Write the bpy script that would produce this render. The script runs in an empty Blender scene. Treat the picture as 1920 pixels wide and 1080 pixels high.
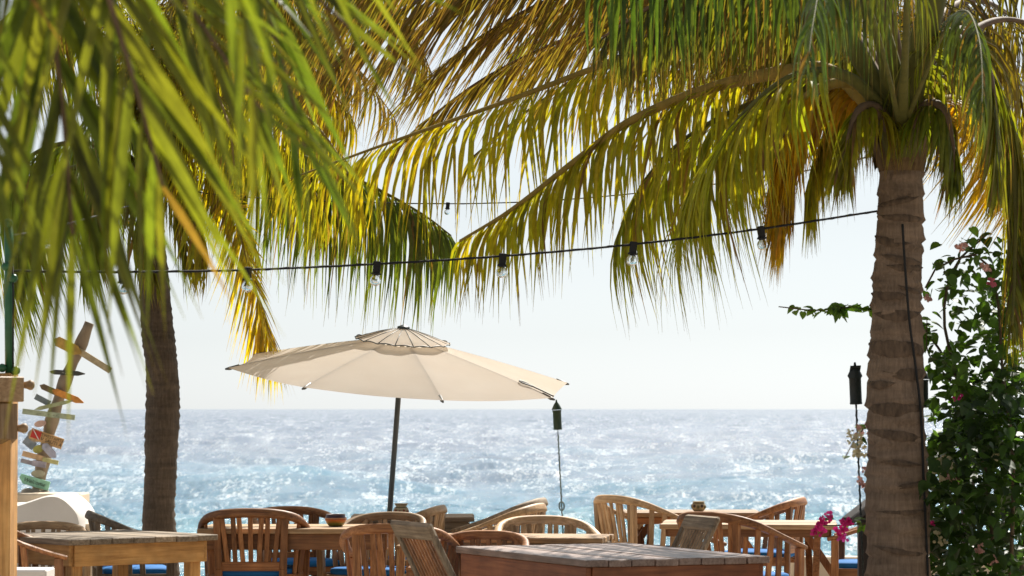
import bpy, math, random
import numpy as np
from mathutils import Vector, Matrix, Euler

random.seed(7)
sc = bpy.context.scene
C = sc.collection

# ------------------------------------------------------------------ camera, sky, sun, exposure
F = 5600.0                      # focal length in pixels of a 1920-wide frame
EYE = Vector((0.0, 0.0, 1.5))
PITCH = math.atan((767 - 540) / F)
cd = bpy.data.cameras.new('camera'); cam = bpy.data.objects.new('camera', cd); C.objects.link(cam)
cam.location = EYE; cam.rotation_euler = (math.pi / 2 + PITCH, 0, 0)
cd.sensor_width = 36.0; cd.lens = F / 1920 * 36; cd.clip_start = 0.1; cd.clip_end = 200000
cd.dof.use_dof = True; cd.dof.focus_distance = 19.5; cd.dof.aperture_fstop = 8.0
sc.camera = cam

SUN_AZ, SUN_EL = 22.0, 46.0     # degrees: right of the view direction, above the horizon
w = bpy.data.worlds.new('World'); sc.world = w; w.use_nodes = True
nt = w.node_tree; bg = nt.nodes['Background']
sky = nt.nodes.new('ShaderNodeTexSky'); sky.sky_type = 'NISHITA'; sky.sun_disc = False
sky.sun_elevation = math.radians(SUN_EL); sky.sun_rotation = math.radians(SUN_AZ)
sky.air_density = 1.0; sky.dust_density = 0.35; sky.ozone_density = 3.0; sky.altitude = 0
hz = nt.nodes.new('ShaderNodeHueSaturation'); hz.inputs['Saturation'].default_value = 0.16
nt.links.new(sky.outputs[0], hz.inputs['Color']); wb = nt.nodes.new('ShaderNodeVectorMath'); wb.operation = 'MULTIPLY'; wb.inputs[1].default_value = (.955, 1.0, 1.03)
nt.links.new(hz.outputs[0], wb.inputs[0]); nt.links.new(wb.outputs[0], bg.inputs[0])
bg.inputs[1].default_value = 0.054
sd = bpy.data.lights.new('sun', 'SUN'); sd.energy = 4.6; sd.angle = math.radians(0.5); sd.color = (1.0, 0.95, 0.86)
sun = bpy.data.objects.new('sun', sd); C.objects.link(sun)
az, el = math.radians(SUN_AZ), math.radians(SUN_EL)
to_sun = Vector((math.sin(az) * math.cos(el), math.cos(az) * math.cos(el), math.sin(el)))
sun.rotation_euler = to_sun.to_track_quat('Z', 'Y').to_euler(); sun.location = (0, 0, 30)
sc.view_settings.view_transform = 'Standard'; sc.view_settings.look = 'None'
sc.view_settings.exposure = 0.92; sc.view_settings.gamma = 1.0; sc.view_settings.use_curve_mapping = False
sc.render.engine = 'CYCLES'
cy = sc.cycles
cy.use_denoising = True; cy.max_bounces = 8; cy.diffuse_bounces = 3; cy.glossy_bounces = 3
cy.transmission_bounces = 6; cy.transparent_max_bounces = 12; cy.caustics_reflective = False; cy.caustics_refractive = False
cy.sample_clamp_indirect = 6.0

# ------------------------------------------------------------------ helpers
RM = Euler((math.pi / 2 + PITCH, 0, 0)).to_matrix()
def P(px, py, Y):
    """the point of the place that lies at depth Y behind this spot of the photograph"""
    d = RM @ Vector(((px - 960) / F, (540 - py) / F, -1.0))
    return EYE + d * (Y / d.y)
RMI = RM.inverted()
def proj(p):
    q = RMI @ (Vector(p) - EYE)
    return (960 + F * q.x / -q.z, 540 - F * q.y / -q.z, -q.z)
def rnd(a, b): return random.uniform(a, b)
def lerp(a, b, t): return a + (b - a) * t

class MB:
    def __init__(s): s.v = []; s.f = []; s.c = None; s.smooth = False
    def add(s, vs, fs):
        o = len(s.v); s.v.extend([tuple(x) for x in vs]); s.f.extend([tuple(i + o for i in f) for f in fs]); return s
    def box(s, c, size, rot=None, bev=0.0):
        x, y, z = size[0] / 2, size[1] / 2, size[2] / 2
        m = rot.to_matrix() if isinstance(rot, Euler) else (rot if rot else Matrix.Identity(3))
        c = Vector(c)
        if bev <= 0:
            vs = [c + m @ Vector((i * x, j * y, k * z)) for i in (-1, 1) for j in (-1, 1) for k in (-1, 1)]
            s.add(vs, [(0, 1, 3, 2), (4, 6, 7, 5), (0, 4, 5, 1), (2, 3, 7, 6), (0, 2, 6, 4), (1, 5, 7, 3)]); return s
        b = min(bev, x * .9, y * .9, z * .9)
        vs = []; idx = {}
        for i in (-1, 1):
            for j in (-1, 1):
                for k in (-1, 1):
                    for ax, (dx, dy, dz) in enumerate(((0, b, b), (b, 0, b), (b, b, 0))):
                        idx[(i, j, k, ax)] = len(vs)
                        vs.append(c + m @ Vector((i * (x - dx), j * (y - dy), k * (z - dz))))
        fs = []
        def I(i, j, k, a): return idx[(i, j, k, a)]
        for e in (-1, 1):
            r = lambda q: q if e == 1 else q[::-1]
            fs.append(r([I(e, -1, -1, 0), I(e, 1, -1, 0), I(e, 1, 1, 0), I(e, -1, 1, 0)]))
            fs.append(r([I(-1, e, -1, 1), I(-1, e, 1, 1), I(1, e, 1, 1), I(1, e, -1, 1)]))
            fs.append(r([I(-1, -1, e, 2), I(1, -1, e, 2), I(1, 1, e, 2), I(-1, 1, e, 2)]))
        for a in (-1, 1):
            for d in (-1, 1):
                fs.append([I(a, d, -1, 0), I(a, d, 1, 0), I(a, d, 1, 1), I(a, d, -1, 1)])
                fs.append([I(a, -1, d, 0), I(a, 1, d, 0), I(a, 1, d, 2), I(a, -1, d, 2)])
                fs.append([I(-1, a, d, 1), I(1, a, d, 1), I(1, a, d, 2), I(-1, a, d, 2)])
        for i in (-1, 1):
            for j in (-1, 1):
                for k in (-1, 1): fs.append([I(i, j, k, 0), I(i, j, k, 1), I(i, j, k, 2)])
        s.add(vs, fs); return s
    def bar(s, a, b, w_, h_, up=(0, 0, 1), bev=0.0):
        a, b = Vector(a), Vector(b); t = (b - a); L = t.length; t.normalize()
        u = Vector(up)
        if abs(u.dot(t)) > .98: u = Vector((0, 1, 0))
        n = t.cross(u).normalized(); u = n.cross(t)
        m = Matrix((n, t, u)).transposed()
        return s.box((a + b) / 2, (w_, L, h_), m, bev)
    def tube(s, pts, rad, n=8, up=(0, 0, 1), cap=True, power=1.0):
        """sweep an ellipse (or rounded rectangle, power<1) along pts; rad: list of r or (rx, ry)"""
        pts = [Vector(p) for p in pts]; N = len(pts); base = len(s.v)
        T = [(pts[min(i + 1, N - 1)] - pts[max(i - 1, 0)]).normalized() for i in range(N)]
        u = Vector(up); u = u - T[0] * u.dot(T[0])
        if u.length < 1e-3: u = Vector((0, 1, 0)) - T[0] * T[0].y
        u.normalize(); vs = []
        for i in range(N):
            u = (u - T[i] * u.dot(T[i])).normalized(); nn = T[i].cross(u)
            r = rad[i] if isinstance(rad, (list, tuple)) else rad
            rx, ry = r if isinstance(r, (list, tuple)) else (r, r)
            for k in range(n):
                a = 2 * math.pi * (k + .5) / n; ca, sa = math.cos(a), math.sin(a)
                if power != 1.0:
                    ca = math.copysign(abs(ca) ** power, ca); sa = math.copysign(abs(sa) ** power, sa)
                vs.append(pts[i] + nn * (rx * ca) + u * (ry * sa))
        fs = [(i * n + k, i * n + (k + 1) % n, (i + 1) * n + (k + 1) % n, (i + 1) * n + k) for i in range(N - 1) for k in range(n)]
        if cap: fs += [tuple(range(n))[::-1], tuple((N - 1) * n + k for k in range(n))]
        return s.add(vs, fs)
    def lathe(s, prof, n=20, m=None, cap=True):
        """prof: list of (r, z)"""
        m = m or Matrix.Identity(4); vs = []
        for r, z in prof:
            for k in range(n):
                a = 2 * math.pi * k / n; vs.append(m @ Vector((r * math.cos(a), r * math.sin(a), z)))
        N = len(prof)
        fs = [(i * n + k, i * n + (k + 1) % n, (i + 1) * n + (k + 1) % n, (i + 1) * n + k) for i in range(N - 1) for k in range(n)]
        if cap: fs += [tuple(range(n))[::-1], tuple((N - 1) * n + k for k in range(n))]
        return s.add(vs, fs)
    def mesh(s, name, smooth=False):
        me = bpy.data.meshes.new(name); me.from_pydata(s.v, [], s.f); me.update()
        if smooth:
            me.polygons.foreach_set('use_smooth', [True] * len(me.polygons))
        return me

def obj(name, mb, mat, parent=None, smooth=False, off=None, sharp=None):
    if off is not None: mb.v = [(x - off[0], y - off[1], z - off[2]) for x, y, z in mb.v]
    me = mb.mesh(name, smooth)
    if sharp and smooth: me.set_sharp_from_angle(angle=math.radians(sharp))
    if isinstance(mat, str): mat = M[mat]
    me.materials.append(mat)
    o = bpy.data.objects.new(name, me); C.objects.link(o)
    if parent: o.parent = parent
    return o
def tag(o, label=None, cat=None, group=None, kind=None):
    if label: o['label'] = label
    if cat: o['category'] = cat
    if group: o['group'] = group
    if kind: o['kind'] = kind
    return o
def thing(name, label, cat, loc=(0, 0, 0), rz=0.0, group=None):
    o = bpy.data.objects.new(name, None); C.objects.link(o); o.empty_display_size = .1
    o.location = loc; o.rotation_euler = (0, 0, rz)
    return tag(o, label, cat, group)
def copy_tree(o, parent=None):
    c = o.copy(); C.objects.link(c); c.parent = parent
    for ch in o.children: copy_tree(ch, c)
    return c
def spline(pts, n):
    """Catmull-Rom through pts, n samples evenly spaced by length"""
    p = [Vector(q) for q in pts]; p = [p[0] * 2 - p[1]] + p + [p[-1] * 2 - p[-2]]
    dense = []
    for i in range(1, len(p) - 2):
        for k in range(24):
            t = k / 24; a, b, c, d = p[i - 1], p[i], p[i + 1], p[i + 2]
            dense.append(.5 * ((2 * b) + (c - a) * t + (2 * a - 5 * b + 4 * c - d) * t * t + (3 * b - a - 3 * c + d) * t ** 3))
    dense.append(p[-2])
    L = [0]
    for i in range(1, len(dense)): L.append(L[-1] + (dense[i] - dense[i - 1]).length)
    out = []; j = 0
    for k in range(n):
        s = L[-1] * k / (n - 1)
        while j < len(L) - 2 and L[j + 1] < s: j += 1
        t = (s - L[j]) / max(1e-9, L[j + 1] - L[j]); out.append(dense[j].lerp(dense[j + 1], t))
    return out

# ------------------------------------------------------------------ materials
M = {}
def newmat(name):
    m = bpy.data.materials.new(name); m.use_nodes = True; n = m.node_tree.nodes; l = m.node_tree.links
    b = n['Principled BSDF']; M[name] = m
    return m, n, l, b
def node(n, t, **k):
    x = n.new(t)
    for a, v in k.items():
        if a in x.inputs: x.inputs[a].default_value = v
        else: setattr(x, a, v)
    return x
def coords(n, l, scale=(1, 1, 1), obj_random=True):
    tc = n.new('ShaderNodeTexCoord'); mp = n.new('ShaderNodeMapping'); mp.inputs['Scale'].default_value = scale
    if obj_random:
        oi = n.new('ShaderNodeObjectInfo'); ml = node(n, 'ShaderNodeVectorMath', operation='SCALE'); cx = n.new('ShaderNodeCombineXYZ')
        for i in range(3): l.new(oi.outputs['Random'], cx.inputs[i])
        ml.inputs['Scale'].default_value = 37.0; l.new(cx.outputs[0], ml.inputs[0])
        ad = node(n, 'ShaderNodeVectorMath', operation='ADD'); l.new(tc.outputs['Object'], ad.inputs[0]); l.new(ml.outputs[0], ad.inputs[1])
        l.new(ad.outputs[0], mp.inputs['Vector'])
    else: l.new(tc.outputs['Object'], mp.inputs['Vector'])
    return mp
def ramp(n, stops):
    r = n.new('ShaderNodeValToRGB'); e = r.color_ramp.elements
    e[0].position, e[0].color = stops[0][0], (*stops[0][1], 1)
    e[1].position, e[1].color = stops[-1][0], (*stops[-1][1], 1)
    for p, c in stops[1:-1]:
        x = e.new(p); x.color = (*c, 1)
    return r
def bump(n, l, b, src, strength, dist=0.01):
    bp = n.new('ShaderNodeBump'); bp.inputs['Strength'].default_value = strength; bp.inputs['Distance'].default_value = dist
    l.new(src, bp.inputs['Height']); l.new(bp.outputs[0], b.inputs['Normal'])
def noisy(name, c1, c2, scale=8.0, rough=.6, bumps=.3, sc3=(1, 1, 1), detail=6, dist=.01, spec=.4, metal=0.0, rand=True):
    m, n, l, b = newmat(name); mp = coords(n, l, sc3, rand)
    t = node(n, 'ShaderNodeTexNoise', Scale=scale, Detail=detail, Roughness=.6); l.new(mp.outputs[0], t.inputs['Vector'])
    r = ramp(n, [(.32, c1), (.68, c2)]); l.new(t.outputs['Fac'], r.inputs[0]); l.new(r.outputs[0], b.inputs['Base Color'])
    b.inputs['Roughness'].default_value = rough; b.inputs['Specular IOR Level'].default_value = spec; b.inputs['Metallic'].default_value = metal
    if bumps: bump(n, l, b, t.outputs['Fac'], bumps, dist)
    return m
def wood(name, dark, mid, light, axis, rough=.55, grain=60.0, var=.35, spec=.4):
    m, n, l, b = newmat(name)
    s3 = [1.0, 1.0, 1.0]; s3[axis] = .05
    mp = coords(n, l, s3)
    t = node(n, 'ShaderNodeTexNoise', Scale=grain, Detail=5, Roughness=.65, Distortion=.4); l.new(mp.outputs[0], t.inputs['Vector'])
    r = ramp(n, [(.28, dark), (.5, mid), (.74, light)]); l.new(t.outputs['Fac'], r.inputs[0])
    # broad weathering and a different tone for each piece
    mp2 = coords(n, l, (1, 1, 1)); t2 = node(n, 'ShaderNodeTexNoise', Scale=7.0, Detail=4); l.new(mp2.outputs[0], t2.inputs['Vector'])
    oi = n.new('ShaderNodeObjectInfo')
    mr = node(n, 'ShaderNodeMapRange'); mr.inputs['To Min'].default_value = 1 - var; mr.inputs['To Max'].default_value = 1 + var
    l.new(oi.outputs['Random'], mr.inputs['Value'])
    mr2 = node(n, 'ShaderNodeMapRange'); mr2.inputs['From Min'].default_value = .3; mr2.inputs['From Max'].default_value = .7
    mr2.inputs['To Min'].default_value = .72; mr2.inputs['To Max'].default_value = 1.2; l.new(t2.outputs['Fac'], mr2.inputs['Value'])
    mu = node(n, 'ShaderNodeMath', operation='MULTIPLY'); l.new(mr.outputs[0], mu.inputs[0]); l.new(mr2.outputs[0], mu.inputs[1])
    hs = n.new('ShaderNodeHueSaturation'); l.new(r.outputs[0], hs.inputs['Color']); l.new(mu.outputs[0], hs.inputs['Value'])
    l.new(hs.outputs[0], b.inputs['Base Color'])
    b.inputs['Roughness'].default_value = rough; b.inputs['Specular IOR Level'].default_value = spec
    bump(n, l, b, t.outputs['Fac'], .35, .004)
    return m
TEAK = ((.13, .048, .017), (.29, .12, .042), (.45, .215, .085))
PALE = ((.26, .15, .07), (.45, .28, .14), (.60, .42, .25))
GREY = ((.12, .085, .055), (.24, .18, .12), (.38, .30, .22))
PINE = ((.36, .17, .05), (.56, .29, .09), (.68, .40, .15))
for i, a in enumerate('xyz'):
    wood('teak_' + a, *TEAK, i); wood('pale_' + a, *PALE, i); wood('grey_' + a, *GREY, i, rough=.7); wood('pine_' + a, *PINE, i, var=.12)
    wood('silver_' + a, (.16, .10, .075), (.28, .19, .15), (.42, .31, .26), i, rough=.4, var=.15)
    wood('red_' + a, (.16, .05, .02), (.27, .09, .035), (.36, .14, .055), i, var=.12)
noisy('cushion', (.008, .13, .40), (.014, .17, .48), 260, .85, .25, dist=.002)
noisy('plaster', (.62, .50, .36), (.72, .60, .46), 3.0, .85, .25, rand=False)
noisy('white_plaster', (.72, .68, .64), (.80, .76, .72), 3.0, .85, .3, rand=False)
noisy('floor', (.36, .30, .23), (.46, .39, .30), 2.0, .8, .2, rand=False)
noisy('dark_metal', (.010, .014, .014), (.022, .028, .026), 40, .5, .2, dist=.002)
noisy('green_metal', (.012, .03, .014), (.022, .045, .02), 40, .45, .2, dist=.002)
noisy('rubber', (.006, .006, .007), (.012, .012, .013), 60, .8, .1, dist=.002)
noisy('pole_grey', (.035, .042, .044), (.05, .058, .06), 30, .4, .05, dist=.002)
noisy('rib_grey', (.10, .10, .09), (.16, .155, .14), 30, .5, .05, dist=.002)
noisy('dark_wood', (.014, .010, .010), (.035, .024, .02), 14, .45, .3, sc3=(1, 1, .2))
noisy('green_paint', (.015, .085, .035), (.03, .13, .055), 12, .35, .1)
noisy('stem', (.07, .05, .03), (.13, .09, .05), 30, .8, .4)
noisy('driftwood', (.22, .16, .11), (.36, .28, .20), 9, .85, .6, sc3=(1, 1, .3))
noisy('stone', (.30, .25, .20), (.45, .40, .33), 12, .9, .6)
noisy('fibre', (.06, .035, .015), (.17, .11, .05), 40, .9, .7, sc3=(1, 1, .15))
def flat(name, c, rough=.7, k=.25, scale=18):
    c2 = tuple(min(.9, x * (1 + k) + .01) for x in c); c1 = tuple(x * (1 - k) for x in c)
    return noisy(name, c1, c2, scale, rough, .25, dist=.004)

def leafmat(name, transl=.5, tint=(1.5, 1.35, .55), rough=.38):
    m, n, l, b = newmat(name)
    at = n.new('ShaderNodeAttribute'); at.attribute_name = 'Col'
    mp = coords(n, l, (1, 1, 1), False)
    t = node(n, 'ShaderNodeTexNoise', Scale=26.0, Detail=3); l.new(mp.outputs[0], t.inputs['Vector'])
    mr = node(n, 'ShaderNodeMapRange'); mr.inputs['From Min'].default_value = .3; mr.inputs['From Max'].default_value = .7
    mr.inputs['To Min'].default_value = .75; mr.inputs['To Max'].default_value = 1.2; l.new(t.outputs['Fac'], mr.inputs['Value'])
    hs = n.new('ShaderNodeHueSaturation'); l.new(at.outputs['Color'], hs.inputs['Color']); l.new(mr.outputs[0], hs.inputs['Value'])
    l.new(hs.outputs[0], b.inputs['Base Color']); b.inputs['Roughness'].default_value = rough; b.inputs['Specular IOR Level'].default_value = .35
    vm = node(n, 'ShaderNodeVectorMath', operation='MULTIPLY'); vm.inputs[1].default_value = tint; l.new(hs.outputs[0], vm.inputs[0])
    tr = n.new('ShaderNodeBsdfTranslucent'); l.new(vm.outputs[0], tr.inputs['Color'])
    mx = n.new('ShaderNodeMixShader'); mx.inputs[0].default_value = transl
    l.new(b.outputs[0], mx.inputs[1]); l.new(tr.outputs[0], mx.inputs[2]); l.new(mx.outputs[0], n['Material Output'].inputs['Surface'])
    return m
leafmat('palm_leaf', .55, (1.85, 1.8, .5))
leafmat('bush_leaf', .45, (1.4, 1.6, .5), .45)
leafmat('bract', .5, (1.2, 1.1, 1.1), .6)

def fabric():
    m, n, l, b = newmat('canopy'); mp = coords(n, l, (1, 1, 1), False)
    t = node(n, 'ShaderNodeTexNoise', Scale=4.0, Detail=5); l.new(mp.outputs[0], t.inputs['Vector'])
    r = ramp(n, [(.3, (.74, .66, .58)), (.7, (.80, .73, .65))]); l.new(t.outputs['Fac'], r.inputs[0]); l.new(r.outputs[0], b.inputs['Base Color'])
    b.inputs['Roughness'].default_value = .9; b.inputs['Specular IOR Level'].default_value = .1
    tr = n.new('ShaderNodeBsdfTranslucent'); tr.inputs['Color'].default_value = (.88, .78, .66, 1)
    t2 = node(n, 'ShaderNodeTexNoise', Scale=9.0, Detail=3); l.new(mp.outputs[0], t2.inputs['Vector']); bump(n, l, b, t2.outputs['Fac'], .15, .02)
    mx = n.new('ShaderNodeMixShader'); mx.inputs[0].default_value = .58
    l.new(b.outputs[0], mx.inputs[1]); l.new(tr.outputs[0], mx.inputs[2]); l.new(mx.outputs[0], n['Material Output'].inputs['Surface'])
fabric()
def bulbglass():
    m, n, l, b = newmat('bulb_glass'); b.inputs['Base Color'].default_value = (.92, .95, .95, 1)
    b.inputs['Transmission Weight'].default_value = 1.0; b.inputs['Roughness'].default_value = .03; b.inputs['IOR'].default_value = 1.12
bulbglass()
def trunkmat(name, dark, light, ringscale):
    m, n, l, b = newmat(name); mp = coords(n, l, (1, 1, .12), False)
    t = node(n, 'ShaderNodeTexNoise', Scale=70.0, Detail=6, Roughness=.7); l.new(mp.outputs[0], t.inputs['Vector'])
    mp2 = coords(n, l, (1, 1, 3.0), False)
    t2 = node(n, 'ShaderNodeTexNoise', Scale=4.5, Detail=6, Roughness=.65); l.new(mp2.outputs[0], t2.inputs['Vector'])
    mp3 = coords(n, l, (.12, .12, 1.0), False)
    t3 = node(n, 'ShaderNodeTexNoise', Scale=ringscale, Detail=3, Roughness=.6, Distortion=.6); l.new(mp3.outputs[0], t3.inputs['Vector'])
    a1 = node(n, 'ShaderNodeMath', operation='MULTIPLY_ADD'); a1.inputs[1].default_value = .45; l.new(t.outputs['Fac'], a1.inputs[0]); 
    a2 = node(n, 'ShaderNodeMath', operation='MULTIPLY'); a2.inputs[1].default_value = .3; l.new(t2.outputs['Fac'], a2.inputs[0]); l.new(a2.outputs[0], a1.inputs[2])
    a3 = node(n, 'ShaderNodeMath', operation='MULTIPLY_ADD'); a3.inputs[1].default_value = .3; l.new(t3.outputs['Fac'], a3.inputs[0]); l.new(a1.outputs[0], a3.inputs[2])
    r = ramp(n, [(.36, dark), (.52, tuple((x + y) / 2 for x, y in zip(dark, light))), (.66, light)]); l.new(a3.outputs[0], r.inputs[0]); l.new(r.outputs[0], b.inputs['Base Color'])
    b.inputs['Roughness'].default_value = .85; b.inputs['Specular IOR Level'].default_value = .25
    bump(n, l, b, a3.outputs[0], .9, .02)
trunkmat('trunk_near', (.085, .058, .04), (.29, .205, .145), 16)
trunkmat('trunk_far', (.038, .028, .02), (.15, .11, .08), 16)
noisy('scar', (.05, .033, .022), (.15, .10, .066), 38, .9, .8, sc3=(1, 1, .25))

# ------------------------------------------------------------------ the sea
SEA_Z = -3.0
def sea():
    rng = np.random.default_rng(3)
    rows = [24.0]
    while rows[-1] < 2600: rows.append(rows[-1] * 1.0062 + .02)
    nfine = len(rows)
    for k in (3500, 5000, 8000, 14000, 30000, 70000): rows.append(k)
    rows = np.array(rows)
    th = np.concatenate([np.radians(np.linspace(-80, -17, 26, endpoint=False)), np.radians(np.linspace(-17, 17, 300)), np.radians(np.linspace(17, 80, 27)[1:])])
    R, T = np.meshgrid(rows, np.tan(th), indexing='ij')
    X = R * T; Y = R.copy(); Z = np.zeros_like(X)
    dr = np.gradient(rows)[:, None]
    dx = np.maximum(R * math.radians(34 / 300), 0.02)
    for k in range(46):
        lam = 1.1 * (34 / 1.1) ** (k / 45.0) * rng.uniform(.85, 1.15)
        a = math.radians(rng.normal(205, 34)); kx, ky = math.sin(a) * 2 * math.pi / lam, math.cos(a) * 2 * math.pi / lam
        amp = .0095 * lam ** .80
        fade = np.clip((lam / (2.6 * np.maximum(dr * abs(math.cos(a)), dx * abs(math.sin(a))))) - .6, 0, 1)
        fade *= (np.arange(len(rows)) < nfine)[:, None]
        ph = kx * X + ky * Y + rng.uniform(0, 6.28)
        Z += amp * fade * (np.sin(ph) + .25 * np.cos(2 * ph))
    V = np.stack([X, Y, Z + SEA_Z], -1).reshape(-1, 3)
    nr, ncol = X.shape; i = np.arange((nr - 1) * ncol).reshape(nr - 1, ncol)[:, :-1].ravel()
    Fq = np.stack([i, i + 1, i + ncol + 1, i + ncol], -1)
    me = bpy.data.meshes.new('sea'); me.vertices.add(len(V)); me.vertices.foreach_set('co', V.ravel().astype(np.float32))
    me.loops.add(Fq.size); me.loops.foreach_set('vertex_index', Fq.ravel().astype(np.int32))
    me.polygons.add(len(Fq)); me.polygons.foreach_set('loop_start', np.arange(0, Fq.size, 4, dtype=np.int32))
    me.update(calc_edges=True); me.polygons.foreach_set('use_smooth', [True] * len(Fq)); me.validate()
    m, n, l, b = newmat('sea_water')
    geo = n.new('ShaderNodeNewGeometry'); sp = n.new('ShaderNodeSeparateXYZ'); l.new(geo.outputs['Position'], sp.inputs[0])
    # shallow turquoise over sand near the shore, deep blue further out
    lg = node(n, 'ShaderNodeMath', operation='LOGARITHM'); lg.inputs[1].default_value = 10.0; l.new(sp.outputs['Y'], lg.inputs[0])
    mr = node(n, 'ShaderNodeMapRange'); mr.inputs['From Min'].default_value = 1.7; mr.inputs['From Max'].default_value = 3.3; l.new(lg.outputs[0], mr.inputs['Value'])
    def nz(scale3, s, d, r_=.6, dis=0.0):
        mp = n.new('ShaderNodeMapping'); mp.inputs['Scale'].default_value = scale3; l.new(geo.outputs['Position'], mp.inputs['Vector'])
        t = node(n, 'ShaderNodeTexNoise', Scale=s, Detail=d, Roughness=r_, Distortion=dis); l.new(mp.outputs[0], t.inputs['Vector']); return t
    big = nz((.35, 1, 1), .05, 4)
    ad = node(n, 'ShaderNodeMath', operation='MULTIPLY_ADD'); ad.inputs[1].default_value = .5; l.new(big.outputs['Fac'], ad.inputs[0]); l.new(mr.outputs[0], ad.inputs[2])
    sb = node(n, 'ShaderNodeMath', operation='SUBTRACT'); sb.inputs[1].default_value = .25; l.new(ad.outputs[0], sb.inputs[0])
    r = ramp(n, [(0.0, (.16, .40, .47)), (.28, (.12, .28, .40)), (.48, (.12, .18, .27)), (1.0, (.12, .16, .235))]); l.new(sb.outputs[0], r.inputs[0])
    # crest foam and sun glitter, both painted as white patches of every size
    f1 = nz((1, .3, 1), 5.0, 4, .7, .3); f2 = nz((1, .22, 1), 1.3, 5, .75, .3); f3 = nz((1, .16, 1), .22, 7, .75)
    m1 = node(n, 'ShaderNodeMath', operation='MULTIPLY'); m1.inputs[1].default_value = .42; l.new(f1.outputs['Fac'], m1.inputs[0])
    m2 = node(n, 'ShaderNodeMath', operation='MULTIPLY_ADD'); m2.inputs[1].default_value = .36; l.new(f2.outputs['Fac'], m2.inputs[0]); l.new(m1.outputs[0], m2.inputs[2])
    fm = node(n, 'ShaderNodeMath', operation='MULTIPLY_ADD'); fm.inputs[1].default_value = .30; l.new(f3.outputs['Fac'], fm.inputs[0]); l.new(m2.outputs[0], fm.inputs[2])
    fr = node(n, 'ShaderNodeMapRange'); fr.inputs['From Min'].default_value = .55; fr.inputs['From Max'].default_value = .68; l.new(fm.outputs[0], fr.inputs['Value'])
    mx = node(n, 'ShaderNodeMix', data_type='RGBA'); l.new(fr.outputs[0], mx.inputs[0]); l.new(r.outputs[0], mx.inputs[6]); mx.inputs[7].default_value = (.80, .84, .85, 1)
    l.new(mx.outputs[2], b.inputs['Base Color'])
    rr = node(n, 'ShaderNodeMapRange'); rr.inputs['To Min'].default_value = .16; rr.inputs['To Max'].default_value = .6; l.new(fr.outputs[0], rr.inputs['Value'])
    l.new(rr.outputs[0], b.inputs['Roughness']); b.inputs['IOR'].default_value = 1.33
    h1 = nz((1, .6, 1), 1.3, 8, .68, .2); h2 = nz((1, .4, 1), .22, 6, .6)
    hm = node(n, 'ShaderNodeMath', operation='MULTIPLY_ADD'); hm.inputs[1].default_value = 2.5; l.new(h2.outputs['Fac'], hm.inputs[0]); l.new(h1.outputs['Fac'], hm.inputs[2])
    bump(n, l, b, hm.outputs[0], 1.0, .42)
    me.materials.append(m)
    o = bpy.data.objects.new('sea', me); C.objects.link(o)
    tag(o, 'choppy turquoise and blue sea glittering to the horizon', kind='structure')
sea()

# ------------------------------------------------------------------ terrace and walls
mb = MB(); mb.box((0, 9.2, -1.8), (30, 34.0, 3.6), bev=.02)
tag(obj('terrace_floor', mb, 'floor'), 'paved terrace floor beside the sea', kind='structure')
mb = MB(); a = P(1484, 1045, 24.2)
mb.box((a.x + 3.0, 24.32, .152), (6.0, .24, .304), bev=.012)
tag(obj('low_wall', mb, 'plaster'), 'low cream plaster wall at the terrace edge beside the sea', 'wall')

def plaster_mound():
    """a plastered seat with a rounded shoulder"""
    Y0, Y1 = 23.2, 24.1
    prof = [(8, 990), (8, 948), (30, 947), (60, 938), (85, 930), (105, 929), (120, 935), (135, 948), (146, 962), (150, 978), (150, 1100)]
    pts = [P(x, y, Y0) for x, y in prof]; pts = spline(pts[1:-1], 22)
    zb = 0.0; poly = [(p.x, p.z) for p in pts]; poly = [(pts[0].x - 1.6, pts[0].z - .03)] + poly; poly = poly + [(poly[-1][0], zb), (poly[0][0], zb)]
    mb = MB(); n = len(poly); b = .03
    cx = sum(p[0] for p in poly) / n; cz = sum(p[1] for p in poly) / n
    def ring(y, ins): return [(x + (cx - x) * ins, y, z if z <= 0 else z - ins * .5) for x, z in poly]
    R = ring(Y0, .022) + ring(Y0 + b, 0) + ring(Y1 - b, 0) + ring(Y1, .022)
    fs = [tuple(range(n))[::1], tuple(3 * n + k for k in range(n))[::-1]]
    for r in range(3):
        for k in range(n): fs.append((r * n + k, (r + 1) * n + k, (r + 1) * n + (k + 1) % n, r * n + (k + 1) % n))
    mb.add(R, fs)
    t = thing('plaster_bench', 'white plaster bench with a rounded back by the signpost', 'bench', (pts[5].x, 23.6, 0))
    obj('back', mb, 'white_plaster', t, True, off=(pts[5].x, 23.6, 0), sharp=40)
    p = P(157, 925, 24.4); q = P(186, 979, 23.9)
    mb = MB(); mb.box((p.x - 1.6, 24.5, p.z / 2), (3.2, .5, p.z), bev=.012)
    tag(obj('garden_wall', mb, 'plaster'), 'tall cream plaster wall behind the white rounded bench', 'wall')
    mb = MB(); r = P(150, 979, 23.9); mb.box(((r.x + q.x) / 2 - .03, 23.75, q.z / 2), (q.x - r.x + .06, .5, q.z), bev=.01)
    tag(obj('plinth', mb, 'plaster'), 'low cream plaster block at the right foot of the white bench', 'wall')
plaster_mound()

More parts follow.
